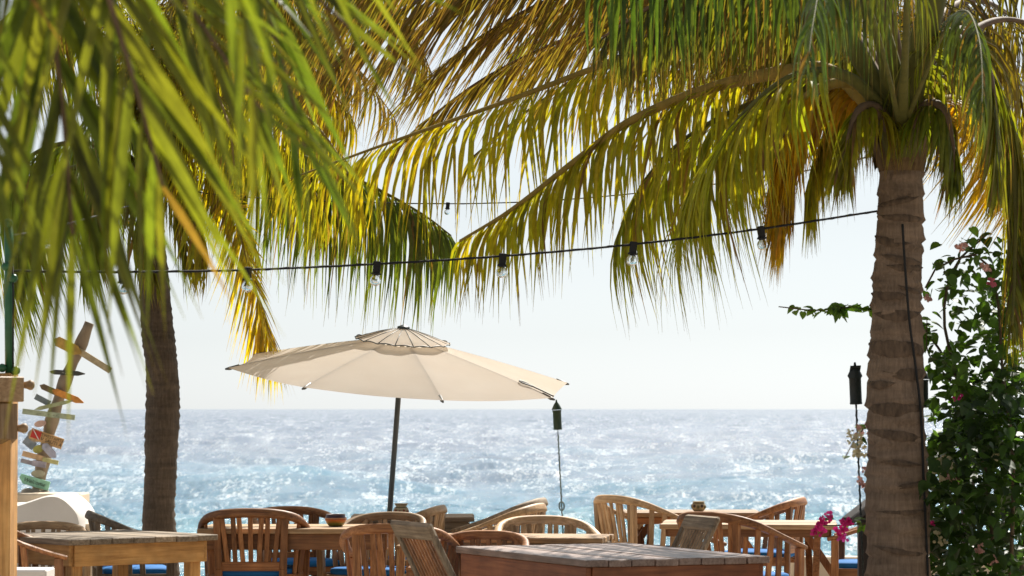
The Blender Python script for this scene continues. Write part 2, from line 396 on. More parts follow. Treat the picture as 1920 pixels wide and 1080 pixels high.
# ------------------------------------------------------------------ palms
def frames(pts, up0=(0, 0, 1)):
    N = len(pts); T = [(pts[min(i + 1, N - 1)] - pts[max(i - 1, 0)]).normalized() for i in range(N)]
    u = Vector(up0); u = u - T[0] * u.dot(T[0])
    if u.length < .05: u = Vector((0, -1, 0)) - T[0] * -T[0].y
    u.normalize(); U = []
    for i in range(N):
        u = (u - T[i] * u.dot(T[i])).normalized(); U.append(u.copy())
    return T, U
PROF = (.34, .92, 1.0, .80, .48, .17, .03)
def leaflet(p0, d0, g, L, wd, twist, wref, col, droop, tipbrown, segs=6):
    vs, cs = [], []; p = Vector(p0); step = L / segs
    for k in range(segs + 1):
        t = k / segs; b = min(.97, droop * (.22 + .78 * t))
        d = (d0 * (1 - b) + g * b).normalized()
        if k: p = p + d * step
        wv = wref - d * wref.dot(d)
        if wv.length < .05: wv = d.orthogonal()
        wv.normalize(); nn = d.cross(wv)
        wv2 = (wv * math.cos(twist * (1 + t)) + nn * math.sin(twist * (1 + t))); nn = d.cross(wv2)
        h = wd * PROF[k] / 2
        vs += [p - wv2 * h, p + nn * h * .45, p + wv2 * h]
        br = max(0.0, min(1.0, (t - (1 - tipbrown)) / .18)) if tipbrown > 0 else 0
        c = [lerp(col[i] * (.9 + .2 * t), (.16, .075, .045)[i], br * .85) for i in range(3)]
        cs += [c] * 3
    fs = []
    for k in range(segs):
        o = k * 3; fs += [(o, o + 1, o + 4, o + 3), (o + 1, o + 2, o + 5, o + 4)]
    return vs, fs, cs
def colour_mesh(name, vs, fs, cs, mat, smooth=True):
    me = bpy.data.meshes.new(name); me.from_pydata([tuple(v) for v in vs], [], fs); me.update()
    at = me.color_attributes.new('Col', 'FLOAT_COLOR', 'POINT')
    at.data.foreach_set('color', np.array([[*c, 1.0] for c in cs], dtype=np.float32).ravel())
    me.polygons.foreach_set('use_smooth', [smooth] * len(me.polygons)); me.materials.append(M[mat]); return me
class Palm:
    def __init__(s, name, label, base):
        s.base = Vector(base); s.t = thing(name, label, 'palm tree', s.base); s.leaf = []
    def trunk(s, pts, radii, mat, pitch, seed, lip=.012):
        rg = random.Random(seed); N = 150; c = spline(pts, N); L = sum((c[i + 1] - c[i]).length for i in range(N - 1))
        nn = 40; mb = MB(); ph = []; zc = 0
        while zc < L: ph.append((zc, rg.uniform(-.02, .02), rg.uniform(0, 6.28))); zc += pitch * rg.uniform(.6, 1.5)
        lump = [(rg.randint(1, 4), rg.uniform(0, 6.28), rg.uniform(4, 12), rg.uniform(.0008, .0022)) for _ in range(8)]
        for i in range(N):
            f = i / (N - 1); sl = f * L; r0 = np.interp(f, [q[0] for q in radii], [q[1] for q in radii])
            for k in range(nn):
                a = 2 * math.pi * k / nn; e = 0
                for (z0, tl, p) in ph:
                    dz = sl - z0 - tl * math.cos(a + p) - .012 * math.sin(2 * a + p)
                    if 0 <= dz < pitch: e += lip * (1 - dz / pitch) ** 3 * (.7 + .5 * math.sin(3 * a + p)); 
                    elif -.015 < dz < 0: e -= lip * .5
                for (m_, p, fz, am) in lump: e += am * math.sin(m_ * a + p + fz * sl)
                mb.v.append((c[i].x + (r0 + e) * math.cos(a), c[i].y + (r0 + e) * math.sin(a), c[i].z))
        mb.f = [(i * nn + k, i * nn + (k + 1) % nn, (i + 1) * nn + (k + 1) % nn, (i + 1) * nn + k) for i in range(N - 1) for k in range(nn)]
        mb.f.append(tuple((N - 1) * nn + k for k in range(nn)))
        s.tr = obj('trunk', mb, mat, s.t, True, off=s.base); s.axis = c; s.radii = radii; s.L = L
        return s.tr
    def scars(s, lst, mat='scar'):
        """crescent leaf scars: (fraction up, angle, half width angle, height)"""
        for f, a0, hw, h in lst:
            i = f * (len(s.axis) - 1); c = s.axis[int(i)]; r = np.interp(f, [q[0] for q in s.radii], [q[1] for q in s.radii]) + .012; hw = min(1.55, hw * rnd(1.1, 1.6)); h = h * rnd(.55, 1.2); a0 += rnd(-.3, .3); tl = rnd(-.028, .028)
            mb = MB(); n = 26; j = [rnd(.85, 1.12) for _ in range(n + 1)]
            for k in range(n + 1):
                u = -1 + 2 * k / n; a = a0 + hw * u; hh = h * (1 - u * u) ** 1.2 / 2 * j[k] + .0008; sag = -.35 * h * (1 - u * u)
                rr = r - .012 * abs(u) ** 3
                for z, q in ((-hh, -.004), (0, .004), (hh, -.006)): mb.v.append((c.x + (rr + q) * math.cos(a), c.y + (rr + q) * math.sin(a), c.z + z + sag + tl * u))
            for k in range(n):
                o = k * 3; mb.f += [(o, o + 3, o + 4, o + 1), (o + 1, o + 4, o + 5, o + 2)]
            obj('leaf_scar', mb, mat, s.tr, True, off=s.base)
    dens, wide, long = 1.0, 1.0, 1.0
    def frond(s, pts, n, L, wd, col, droop=1.0, wind=(0, 0), r0=.035, pf=.22, sides=(1, -1), spread=(35, 62), lift=.15, up=(0, 0, 1), var=.25, tip=.0, rcol=None, wjit=.2, tw=.3, flatb=1.6, lvar=(.8, 1.1), tipL=.5, lowdens=1.0):
        n = int(n * s.dens); wd = wd * s.wide; L = L * s.long
        c = spline(pts, 44); T, U = frames(c, up); g = Vector((wind[0], wind[1], -1)).normalized()
        mb = MB(); N = len(c)
        rad = []
        for i in range(N):
            f = i / (N - 1); r = r0 * ((1 - f) ** 1.2 * .85 + .13); bw = 1 + (flatb - 1) * max(0, 1 - f / .22) ** 1.3
            rad.append((r * bw, r * (.75 if f < .2 else .9)))
        mb.tube(c, rad, 8, U[0])
        rm = rcol or 'rachis_green'
        fo = obj('frond', mb, rm, s.t, True, off=s.base)
        for side in sides:
            for i in range(n):
                up_ = (i + random.random()) / n; u = pf + (1 - pf) * up_
                if random.random() > lowdens: continue
                j = min(N - 2, int(u * (N - 1))); fr = u * (N - 1) - j
                p = c[j].lerp(c[j + 1], fr); t = T[j]; uu = U[j]; S = t.cross(uu) * side
                a = math.radians(lerp(spread[0], spread[1], up_) + rnd(-8, 8))
                d0 = (S * math.cos(a) + t * math.sin(a) + uu * (lift + rnd(-.12, .12))).normalized()
                pr = math.sin(math.pi * (.18 + .70 * up_)) ; l = L * (tipL + (1 - tipL) * pr) * rnd(*lvar) * (1 if up_ < .93 else .75)
                gg = (g + Vector((rnd(-1, 1), rnd(-1, 1), rnd(-.3, .3))) * wjit * .5).normalized()
                k = rnd(1 - var, 1 + var); hue = rnd(-.12, .12)
                cc = (col[0] * k * (1 + hue), col[1] * k * (1 - hue * .3), col[2] * k)
                if random.random() < .06: cc = (.20 * k, .12 * k, .04 * k)
                dr = droop * rnd(.85, 1.15)
                if random.random() < .10: dr *= rnd(1.2, 1.8); l *= rnd(.55, .9)
                vs, fs, cs = leaflet(p, d0, gg, l, wd * rnd(.8, 1.15) * (1 if up_ < .85 else .75), rnd(-tw, tw), t, cc, dr, tip * rnd(.3, 1.2))
                # how large it shows
                sc_ = 0
                for q in vs[1::3]:
                    x, y, dd = proj(q)
                    if 0 < x < 1920 and 0 < y < 1080 and dd > 0: sc_ += l / 7 * wd * (F / dd) ** 2
                s.leaf.append((sc_, fo, vs, fs, cs))
        return fo
    def finish(s, keep=290):
        s.leaf.sort(key=lambda q: -q[0]); b = s.base
        for sc_, fo, vs, fs, cs in s.leaf[:keep]:
            me = colour_mesh('leaflet', [v - b for v in vs], fs, cs, 'palm_leaf')
            o = bpy.data.objects.new('leaflet', me); C.objects.link(o); o.parent = fo
        V, Fc, K = [], [], []
        for sc_, fo, vs, fs, cs in s.leaf[keep:]:
            o = len(V); V += [v - b for v in vs]; Fc += [tuple(i + o for i in f) for f in fs]; K += cs
        if V:
            me = colour_mesh('foliage', V, Fc, K, 'palm_leaf'); o = bpy.data.objects.new('foliage', me); C.objects.link(o); o.parent = s.t
            tag(o, kind='stuff')
noisy('rachis_green', (.065, .068, .011), (.115, .105, .018), 20, .8, .35, sc3=(1, 1, .3))
noisy('rachis_gold', (.20, .14, .025), (.30, .20, .04), 20, .8, .35, sc3=(1, 1, .3))
noisy('rachis_brown', (.08, .05, .028), (.16, .10, .055), 20, .7, .4, sc3=(1, 1, .3))

GREEN = (.11, .15, .02); DEEP = (.06, .095, .02); OLIVE = (.15, .15, .022); GOLD = (.40, .30, .015); YELL = (.32, .29, .018); BROWN = (.16, .115, .03); LIME = (.17, .215, .024); ORNG = (.46, .30, .015)

def Q(*a): return [P(*q) for q in a]
# --- the palm on the right
rb = P(1683, 1080, 15.0); rb = Vector((rb.x, 15.0, 0))
R = Palm('palm_tree', 'large coconut palm with thick ringed trunk at the right in front', rb)
tp = P(1690, 270, 15.0)
R.trunk([rb + Vector((0, 0, -.05)), P(1684, 1000, 15), P(1680, 800, 15), P(1680, 640, 15), P(1686, 440, 15), P(1690, 320, 15), tp],
        [(0, .19), (.3, .158), (.45, .150), (.62, .134), (.8, .118), (.92, .112), (1, .10)], 'trunk_near', .085, 3, lip=.016)
zs = rb.z
def frac(py): return (P(1683, py, 15).z + .05) / (tp.z + .05)
R.scars([(frac(y), math.radians(a - 90), hw, h / 375) for y, a, hw, h in (
    (480, 0, .9, 22), (448, -20, .8, 18), (500, 18, .7, 16), (545, -35, .75, 22), (537, 38, .55, 16), (585, 12, 1.0, 22), (640, -30, 1.0, 26), (650, 40, .5, 16),
    (693, 26, .85, 20), (716, -50, .55, 18), (755, 0, 1.25, 22), (808, -6, 1.1, 20), (860, -10, .9, 15), (905, 15, 1.1, 15), (955, 0, .8, 14), (1022, 4, .9, 18), (405, 10, 1.0, 22), (372, -20, .9, 18))])
b0 = (1690, 262, 15.0); R.dens, R.wide, R.long = .98, .60, 1.12
R.frond(Q(b0, (1640, 215, 15), (1560, 135, 15.1), (1450, 138, 15.3), (1310, 172, 15.5), (1180, 228, 15.6), (1080, 300, 15.6), (960, 392, 15.5), (862, 452, 15.4)),
        74, .62, .034, YELL, 1.5, (-.02, 0), r0=.058, pf=.36, rcol='rachis_gold', tip=.25, wjit=.35, lift=.45)
R.frond(Q((1684, 240, 15.1), (1600, 90, 15.5), (1450, 45, 16), (1290, 68, 16.3), (1130, 122, 16.4), (960, 186, 16.4), (830, 232, 16.3), (690, 282, 16.2), (545, 335, 16.0)),
        82, .78, .034, (.33, .28, .018), 1.55, (-.02, 0), r0=.046, pf=.30, rcol='rachis_gold', tip=.2, wjit=.35, lift=.5)
R.frond(Q((1690, 230, 15.2), (1560, 20, 15.9), (1350, -95, 16.6), (1120, -110, 17.2), (900, -50, 17.6), (720, 40, 17.8), (580, 160, 17.8)),
        82, .95, .038, BROWN, 1.25, (-.55, .1), r0=.06, pf=.2, rcol='rachis_brown', tip=.5, wjit=.35)
R.frond(Q((1690, 230, 15.2), (1600, 30, 16.4), (1450, -60, 17.4), (1250, -70, 18.2), (1080, 0, 18.8), (950, 110, 19.0)),
        70, .9, .038, OLIVE, 1.2, (-.45, .1), r0=.06, pf=.2, rcol='rachis_brown', tip=.4, wjit=.3)
# hanging ones left of the trunk, lit through
R.frond(Q((1684, 250, 14.9), (1610, 160, 14.8), (1520, 175, 14.8), (1475, 260, 14.9), (1462, 350, 15), (1468, 420, 15)),
        80, .46, .038, ORNG, 1.5, (-.12, 0), r0=.045, pf=.42, rcol='rachis_gold', tip=.15)
R.frond(Q((1684, 250, 14.9), (1600, 150, 14.6), (1500, 140, 14.5), (1410, 200, 14.6), (1330, 300, 14.8), (1290, 400, 15)),
        74, .82, .034, (.28, .28, .02), 1.0, (.20, 0), r0=.045, pf=.36, rcol='rachis_green', tip=.2)
R.frond(Q((1684, 250, 15.3), (1590, 165, 15.6), (1440, 185, 15.9), (1300, 250, 16.1), (1215, 330, 16.2), (1165, 420, 16.2)),
        74, .80, .034, (.25, .25, .02), 1.1, (.22, 0), r0=.045, pf=.34, rcol='rachis_green', tip=.2)
R.frond(Q((1684, 255, 15.2), (1620, 190, 15.4), (1560, 230, 15.5), (1530, 300, 15.5), (1520, 350, 15.5)), 60, .46, .036, YELL, 1.5, (0, 0), r0=.04, pf=.4, rcol='rachis_green', tip=.2)
R.frond(Q((1680, 255, 15.4), (1560, 190, 16.0), (1480, 240, 16.3), (1420, 300, 16.4), (1385, 360, 16.4)), 48, .40, .030, OLIVE, 1.0, (-.35, 0), r0=.04, pf=.35, rcol='rachis_brown', tip=.3)
# over the top edge, leaflets hanging straight into view
R.frond(Q((1690, 235, 14.9), (1640, 20, 14.3), (1540, -110, 13.8), (1380, -130, 13.4), (1230, -90, 13.1), (1110, -20, 12.9)), 60, .68, .042, DEEP, 1.6, (.02, 0), r0=.06, pf=.3, tip=.3)
R.frond(Q((1690, 235, 15.0), (1660, 20, 14.9), (1560, -70, 15), (1420, -70, 15.1), (1260, -10, 15.2), (1130, 70, 15.2)), 66, .55, .036, (.07, .075, .02), 1.5, (0, 0), r0=.05, pf=.3, tip=.3, rcol='rachis_brown')
# towards the camera, out of focus
R.frond(Q((1690, 245, 14.8), (1700, 20, 13.4), (1690, -90, 12.4), (1640, -110, 11.8), (1590, -60, 11.4), (1560, 10, 11.2)), 44, .46, .050, (.09, .10, .022), 1.4, (0, 0), r0=.026, pf=.45, tip=.1)
R.frond(Q((1690, 245, 14.8), (1640, 40, 13.4), (1590, -60, 12.2), (1545, -40, 11.2), (1525, 40, 10.6), (1515, 120, 10.3)), 34, .40, .046, DEEP, 1.4, (0, 0), r0=.012, pf=.5, tip=.1)
R.frond(Q((1692, 245, 14.8), (1770, 60, 13.6), (1810, 20, 12.6), (1835, 70, 12.0), (1842, 150, 11.6), (1840, 210, 11.4)), 34, .34, .048, (.06, .085, .026), 1.4, (-.1, 0), r0=.012, pf=.5, tip=.1)
# upright petioles
R.frond(Q((1692, 290, 14.92), (1704, 170, 14.75), (1735, 60, 14.6), (1765, -60, 14.6), (1830, -300, 14.8), (1960, -480, 15.3), (2150, -520, 16)), 70, .7, .035, GREEN, 1.2, (-.1, 0), r0=.085, pf=.42, flatb=1.15)
R.frond(Q((1686, 290, 14.9), (1655, 190, 14.78), (1605, 95, 14.7), (1545, 10, 14.7), (1430, -120, 14.7), (1260, -230, 14.8), (1050, -220, 15)), 70, .7, .035, OLIVE, 1.2, (-.1, 0), r0=.066, pf=.4, flatb=1.15)
R.frond(Q((1690, 240, 15.2), (1650, 60, 15.8), (1690, -60, 16.4), (1640, -90, 17.0), (1560, -60, 17.6), (1480, 30, 18)), 50, .75, .035, ORNG, 1.1, (-.6, 0), r0=.05, pf=.2, rcol='rachis_gold', tip=.2)
R.frond(Q((1690, 240, 15.2), (1720, 60, 16.2), (1700, -40, 17.2), (1640, -70, 18)), 40, .75, .035, (.34, .22, .02), 1.1, (-.6, 0), r0=.05, pf=.25, rcol='rachis_brown', tip=.3)
# to the right
R.frond(Q((1696, 255, 15.0), (1760, 130, 15), (1830, 110, 15.1), (1885, 210, 15.1), (1905, 360, 15.1), (1903, 500, 15.1), (1898, 610, 15)), 110, .46, .034, (.20, .20, .022), 1.45, (0, 0), r0=.05, pf=.34, rcol='rachis_green', tip=.3)
R.frond(Q((1696, 255, 15.1), (1760, 190, 15.3), (1830, 200, 15.5), (1880, 260, 15.6), (1905, 330, 15.7)), 60, .62, .038, ORNG, .95, (-.75, 0), r0=.045, pf=.3, rcol='rachis_gold', tip=.2, tw=.5)
R.frond(Q((1696, 255, 15.2), (1760, 120, 15.8), (1860, 40, 16.3), (1960, 60, 16.6), (2050, 160, 16.8)), 60, .8, .034, (.20, .15, .02), 1.4, (-.08, 0), r0=.05, pf=.25, rcol='rachis_brown', tip=.3)
R.frond(Q((1694, 250, 15.3), (1730, 80, 16), (1810, -60, 16.6), (1930, -90, 17), (2060, -20, 17.4)), 60, .85, .034, (.12, .10, .02), 1.3, (-.12, 0), r0=.05, pf=.25, rcol='rachis_brown', tip=.3)
R.frond(Q((1694, 250, 15.4), (1720, 160, 16.4), (1780, 140, 17.2), (1840, 200, 17.8), (1870, 290, 18)), 50, .7, .034, OLIVE, 1.3, (0, 0), r0=.045, pf=.25, rcol='rachis_brown', tip=.3)
R.frond(Q((1690, 240, 15.4), (1620, 120, 17), (1500, 120, 18.5), (1390, 200, 19.5), (1340, 290, 20)), 60, .7, .034, OLIVE, 1.2, (.1, 0), r0=.05, pf=.25, rcol='rachis_brown', tip=.3)
for pts, n_, L_, cl, wx in (
    (((1690, 230, 15.2), (1500, -40, 16.2), (1250, -120, 17), (1020, -90, 17.6), (840, 10, 18), (720, 120, 18.2)), 90, .95, BROWN, -.6),
    (((1690, 230, 15.3), (1560, -10, 16.8), (1400, -60, 17.8), (1220, -20, 18.6), (1080, 60, 19), (960, 170, 19.2)), 84, .85, (.19, .15, .03), -.5),
    (((1690, 230, 15.1), (1480, -110, 15.4), (1200, -210, 15.8), (950, -190, 16.2), (740, -80, 16.5), (600, 60, 16.6)), 90, 1.0, (.16, .12, .028), -.45),
    (((1690, 230, 15.4), (1600, 60, 17), (1450, 30, 18.2), (1320, 90, 19), (1230, 180, 19.4)), 70, .7, OLIVE, -.1),
    (((1690, 235, 15.2), (1600, 60, 15.4), (1440, 10, 15.6), (1290, 20, 15.8), (1180, 90, 15.9)), 70, .6, (.17, .17, .022), .05),
    (((1690, 230, 15.2), (1520, 0, 16.0), (1300, -60, 16.8), (1080, -20, 17.4), (900, 70, 17.8), (780, 170, 18)), 90, .85, BROWN, -.6),
    (((1690, 230, 15.2), (1460, -60, 16.4), (1180, -130, 17.2), (900, -100, 17.8), (680, -10, 18.2), (540, 110, 18.4)), 90, .95, (.15, .12, .028), -.5),
    (((1684, 250, 15.0), (1620, 170, 15.1), (1560, 165, 15.2), (1505, 230, 15.3), (1485, 320, 15.3), (1480, 390, 15.3)), 90, .44, (.40, .24, .015), -.12),
    (((1694, 240, 15.4), (1740, 60, 16.6), (1830, 0, 17.6), (1930, 60, 18.4), (1990, 160, 18.8)), 80, .8, (.10, .08, .022), -.1),
    (((1694, 240, 15.5), (1710, 40, 17), (1760, -20, 18), (1830, 30, 18.8), (1870, 130, 19.2)), 80, .8, (.11, .085, .022), -.1),
    (((1690, 240, 15.5), (1670, 40, 17), (1620, -10, 18), (1550, 40, 18.8), (1510, 140, 19.2)), 80, .8, (.10, .085, .022), .1),
    (((1690, 235, 15.4), (1520, 50, 16.6), (1310, 20, 17.4), (1100, 60, 18), (920, 140, 18.3), (780, 240, 18.4)), 96, .62, BROWN, -.5),
    (((1690, 235, 15.4), (1540, 70, 17), (1340, 60, 18), (1150, 110, 18.8), (1000, 200, 19.2), (880, 300, 19.4)), 90, .6, (.2, .17, .025), -.3),
    (((1690, 235, 15.5), (1580, 110, 17.4), (1420, 110, 18.8), (1280, 180, 19.6), (1180, 290, 20)), 90, .62, (.2, .18, .022), .1),
    (((1682, 262, 14.9), (1645, 205, 14.7), (1612, 205, 14.6), (1592, 255, 14.55), (1585, 320, 14.55)), 70, .36, (.24, .24, .02), -.05),
    (((1698, 262, 14.9), (1735, 200, 14.7), (1768, 205, 14.6), (1785, 265, 14.55), (1788, 330, 14.55)), 70, .36, (.16, .19, .022), -.15),
    (((1694, 250, 15.0), (1740, 100, 14.7), (1800, 60, 14.5), (1850, 120, 14.4), (1868, 230, 14.4), (1870, 330, 14.4)), 90, .5, (.16, .17, .022), -.1),
    (((1694, 240, 15.3), (1760, 80, 15.9), (1840, 60, 16.5), (1900, 140, 16.9), (1925, 240, 17.1)), 70, .7, (.23, .20, .02), -.05)):
    R.frond(Q(*pts), n_, L_, .038, cl, 1.25, (wx, .05), r0=.05, pf=.16, rcol='rachis_brown', tip=.4, wjit=.4)
# fibre sheath round the bases, old flower stalks
mb = MB(); cpts = [P(1690, y, 15) for y in (322, 300, 275, 250, 225, 190, 150)]
mb.tube(cpts, [.115, .128, .138, .13, .12, .09, .05], 22)
sh = obj('fibre_sheath', mb, 'fibre', R.t, True, off=rb)
for k in range(11):
    a = k * 2.4; r0_ = .118; zb = P(1690, 318 - 7 * k, 15).z; hgt = rnd(.16, .30); mb = MB(); n = 8
    for i in range(7):
        f = i / 6; hw = .50 * (1 - .75 * f ** 1.3); rr = r0_ + .016 + .012 * math.sin(math.pi * f) + .035 * f * f
        for j in range(n + 1):
            an = a + hw * (2 * j / n - 1); mb.v.append((tp.x + rr * math.cos(an), tp.y + rr * math.sin(an), zb + hgt * f - .03 * (2 * j / n - 1) ** 2))
    for i in range(6):
        for j in range(n): o = i * (n + 1) + j; mb.f.append((o, o + 1, o + n + 2, o + n + 1))
    obj('leaf_base', mb, 'fibre' if k % 3 else 'rachis_brown', R.t, True, off=rb)
R.finish()

# --- the slimmer palm on the left
lb = P(303, 990, 23.3); lb = Vector((lb.x, 23.3, 0))
Lp = Palm('palm_tree', 'slim coconut palm with dark ringed trunk behind the chairs at the left', lb)
lt = P(280, 330, 23.3)
Lp.trunk([lb + Vector((.01, 0, -.05)), P(298, 950, 23.3), P(303, 840, 23.3), P(304, 700, 23.3), P(293, 590, 23.3), P(284, 450, 23.3), lt],
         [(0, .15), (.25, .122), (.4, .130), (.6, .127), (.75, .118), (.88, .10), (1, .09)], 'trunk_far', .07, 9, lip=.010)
lc = (280, 335, 23.3); Lp.dens, Lp.wide, Lp.long = 1.15, .58, 1.08
Lp.frond(Q(lc, (340, 285, 23.2), (440, 268, 23), (560, 292, 22.8), (690, 346, 22.6), (790, 400, 22.5), (846, 442, 22.5)), 84, 1.12, .056, (.10, .125, .024), 1.45, (-.10, 0), r0=.05, pf=.22, tip=.15)
Lp.frond(Q(lc, (330, 270, 23), (400, 300, 22.8), (440, 400, 22.6), (462, 480, 22.5), (490, 580, 22.4), (520, 670, 22.4)), 110, .66, .046, GOLD, .22, (-.1, 0), r0=.040, pf=.34, rcol='rachis_gold', tip=.15, up=(.1, -1, .1), spread=(0, 66))
Lp.frond(Q(lc, (220, 285, 23.4), (140, 268, 23.5), (70, 285, 23.6), (10, 335, 23.7), (-40, 400, 23.7)), 84, 1.15, .050, LIME, 1.4, (.22, 0), r0=.045, pf=.2, tip=.1)
Lp.frond(Q(lc, (230, 310, 23.2), (160, 310, 23), (90, 340, 22.9), (40, 420, 22.8), (15, 500, 22.8)), 80, 1.0, .050, (.17, .20, .025), 1.25, (.35, 0), r0=.045, pf=.2, tip=.1)
Lp.frond(Q(lc, (340, 320, 23.6), (400, 340, 23.9), (450, 400, 24), (480, 470, 24)), 46, .6, .04, YELL, 1.0, (-.3, 0), r0=.04, pf=.2, rcol='rachis_gold', tip=.1)
Lp.frond(Q(lc, (310, 180, 23), (380, 80, 22.8), (480, 60, 22.6), (580, 120, 22.5), (660, 220, 22.4)), 66, .85, .044, (.29, .23, .02), 1.3, (-.2, 0), r0=.045, pf=.2, rcol='rachis_gold', tip=.3)
Lp.frond(Q(lc, (330, 230, 23.6), (420, 170, 24), (520, 190, 24.3), (610, 260, 24.5), (680, 340, 24.6)), 66, .85, .044, (.27, .24, .02), 1.3, (-.25, 0), r0=.045, pf=.2, rcol='rachis_brown', tip=.3)
Lp.frond(Q(lc, (260, 160, 23), (200, 70, 22.8), (110, 40, 22.6), (20, 100, 22.5)), 60, .9, .044, OLIVE, 1.3, (.2, 0), r0=.045, pf=.2, tip=.2)
Lp.frond(Q(lc, (300, 120, 24), (340, 0, 24.6), (440, -60, 25), (560, -30, 25.3), (650, 60, 25.5)), 60, .9, .044, (.20, .18, .02), 1.3, (-.3, 0), r0=.045, pf=.2, rcol='rachis_brown', tip=.3)
Lp.frond(Q(lc, (270, 180, 24), (240, 60, 24.6), (170, 20, 25), (90, 60, 25.3), (40, 150, 25.4)), 60, .9, .044, OLIVE, 1.3, (.3, 0), r0=.045, pf=.2, rcol='rachis_brown', tip=.3)
Lp.frond(Q(lc, (310, 240, 22.6), (360, 170, 21.8), (400, 170, 21.2), (430, 240, 20.8), (440, 320, 20.6)), 50, .7, .044, (.26, .25, .02), 1.2, (-.1, 0), r0=.045, pf=.2, rcol='rachis_gold', tip=.2)
Lp.frond(Q(lc, (240, 240, 22.6), (200, 190, 21.8), (170, 230, 21.2), (160, 320, 20.8)), 50, .7, .044, GREEN, 1.2, (.1, 0), r0=.045, pf=.2, tip=.2)
Lp.frond(Q(lc, (290, 280, 22.9), (320, 330, 22.7), (345, 420, 22.6), (350, 500, 22.6)), 44, .5, .04, OLIVE, 1.2, (.1, 0), r0=.035, pf=.25, rcol='rachis_brown', tip=.3)
Lp.frond(Q(lc, (430, 180, 22.3), (560, 210, 21.5), (640, 300, 21.0), (680, 400, 20.8)), 54, .75, .042, YELL, 1.35, (-.1, 0), r0=.04, pf=.25, rcol='rachis_gold', tip=.2)
for pts, n_, L_, cl, wx in (
    (((280, 335, 23.3), (350, 150, 23.8), (450, 110, 24.2), (560, 160, 24.5), (640, 250, 24.6)), 84, .8, (.26, .18, .02), -.35),
    (((280, 335, 23.3), (300, 90, 22.6), (370, -30, 22), (480, -40, 21.6), (590, 40, 21.4), (650, 140, 21.3)), 80, .9, (.16, .12, .022), -.3),
    (((280, 335, 23.3), (250, 110, 22.6), (190, -10, 22), (90, -30, 21.6), (-20, 60, 21.4)), 80, .9, OLIVE, .25),
    (((280, 335, 23.3), (390, 250, 22.8), (480, 250, 22.4), (560, 310, 22.2), (610, 400, 22.1)), 76, .75, YELL, -.2),
    (((280, 335, 23.3), (330, 60, 23.6), (280, -60, 24), (200, -60, 24.4), (130, 40, 24.7)), 70, .85, (.18, .12, .02), .2),
    (((280, 335, 23.3), (380, 40, 22.6), (520, -90, 22.2), (660, -70, 21.9), (760, 30, 21.7), (810, 140, 21.6)), 96, .95, (.18, .14, .022), -.45),
    (((280, 335, 23.3), (340, -20, 22.2), (450, -150, 21.4), (600, -150, 20.8), (720, -50, 20.4)), 96, 1.0, (.15, .14, .022), -.3),
    (((280, 335, 23.3), (270, 290, 22.4), (255, 330, 22.0), (262, 420, 21.9), (285, 520, 21.9)), 80, .5, OLIVE, .1),
    (((280, 335, 23.3), (310, 280, 22.6), (350, 320, 22.2), (372, 420, 22), (380, 500, 22)), 80, .5, YELL, -.15),
    (((280, 335, 23.3), (230, 290, 22.8), (190, 330, 22.5), (170, 430, 22.4), (165, 520, 22.4)), 90, .55, LIME, .12),
    (((280, 335, 23.3), (400, 130, 24.4), (520, 60, 25.2), (650, 110, 25.8), (740, 220, 26.1)), 84, .8, (.20, .14, .022), -.3),
    (((280, 335, 23.3), (360, 240, 23.9), (430, 220, 24.4), (500, 260, 24.8), (545, 340, 25)), 76, .6, GOLD, -.35)):
    Lp.frond(Q(*pts), n_, L_, .044, cl, 1.25, (wx, .05), r0=.042, pf=.16, rcol='rachis_gold', tip=.35, wjit=.45)
mb = MB(); mb.tube([P(280, y, 23.3) for y in (380, 360, 340, 320, 300, 270)], [.10, .12, .13, .12, .09, .04], 18); obj('fibre_sheath', mb, 'fibre', Lp.t, True, off=lb)
Lp.finish()

# --- the palm next to the camera: its trunk stands left of the picture, its fronds hang into the upper left
nb = Vector((-1.75, 4.9, 0))
Np = Palm('palm_tree', 'coconut palm close to the camera, its blurred fronds hanging at upper left', nb)
ncr = Vector((-1.65, 5.0, 3.5))
Np.trunk([nb + Vector((0, 0, -.05)), nb + Vector((.05, 0, 1.5)), nb + Vector((.1, .05, 3)), ncr], [(0, .18), (.3, .14), (.7, .12), (1, .11)], 'trunk_near', .085, 5)
ND = .74; Np.dens, Np.wide, Np.long = .88, .64, 1.12
def nq(*a): return [P(x, y, d * ND) for x, y, d in a]
def nf(pts, n, L, wd, *a, **k):
    return Np.frond([ncr, ncr.lerp(pts[0], .45) + Vector((0, 0, .28))] + pts, n, L * ND, wd * ND, *a, up=(.1, -1, .1), **k)
NG = (.085, .105, .020); NL = (.125, .145, .022)
nf(nq((30, -420, 7.2), (70, -180, 7.3), (96, 30, 7.35), (120, 230, 7.4), (136, 440, 7.4)), 32, .66, .058, NG, .30, (.05, 0), tipL=.85, r0=.026, pf=.44, rcol='rachis_brown', tip=.14, spread=(38, 76), lift=0, tw=.6)
nf(nq((60, -460, 7.0), (140, -220, 7.05), (205, 0, 7.1), (262, 190, 7.15), (305, 350, 7.2)), 26, .64, .052, NL, .30, (.15, 0), tipL=.8, r0=.024, pf=.44, rcol='rachis_brown', tip=.14, spread=(38, 76), lift=0, tw=.6)
nf(nq((120, -420, 7.5), (220, -210, 7.6), (320, -40, 7.7), (415, 100, 7.75), (500, 220, 7.8)), 30, .62, .048, NG, .24, (.25, 0), r0=.026, pf=.44, rcol='rachis_brown', tip=.14, spread=(34, 76), lift=0, tw=.6)
nf(nq((300, -520, 7.6), (400, -280, 7.8), (490, -130, 7.9), (580, -20, 8.0), (665, 60, 8.0)), 26, .55, .040, NG, .24, (.3, 0), r0=.026, pf=.44, rcol='rachis_brown', tip=.14, spread=(34, 76), lift=0, tw=.6)
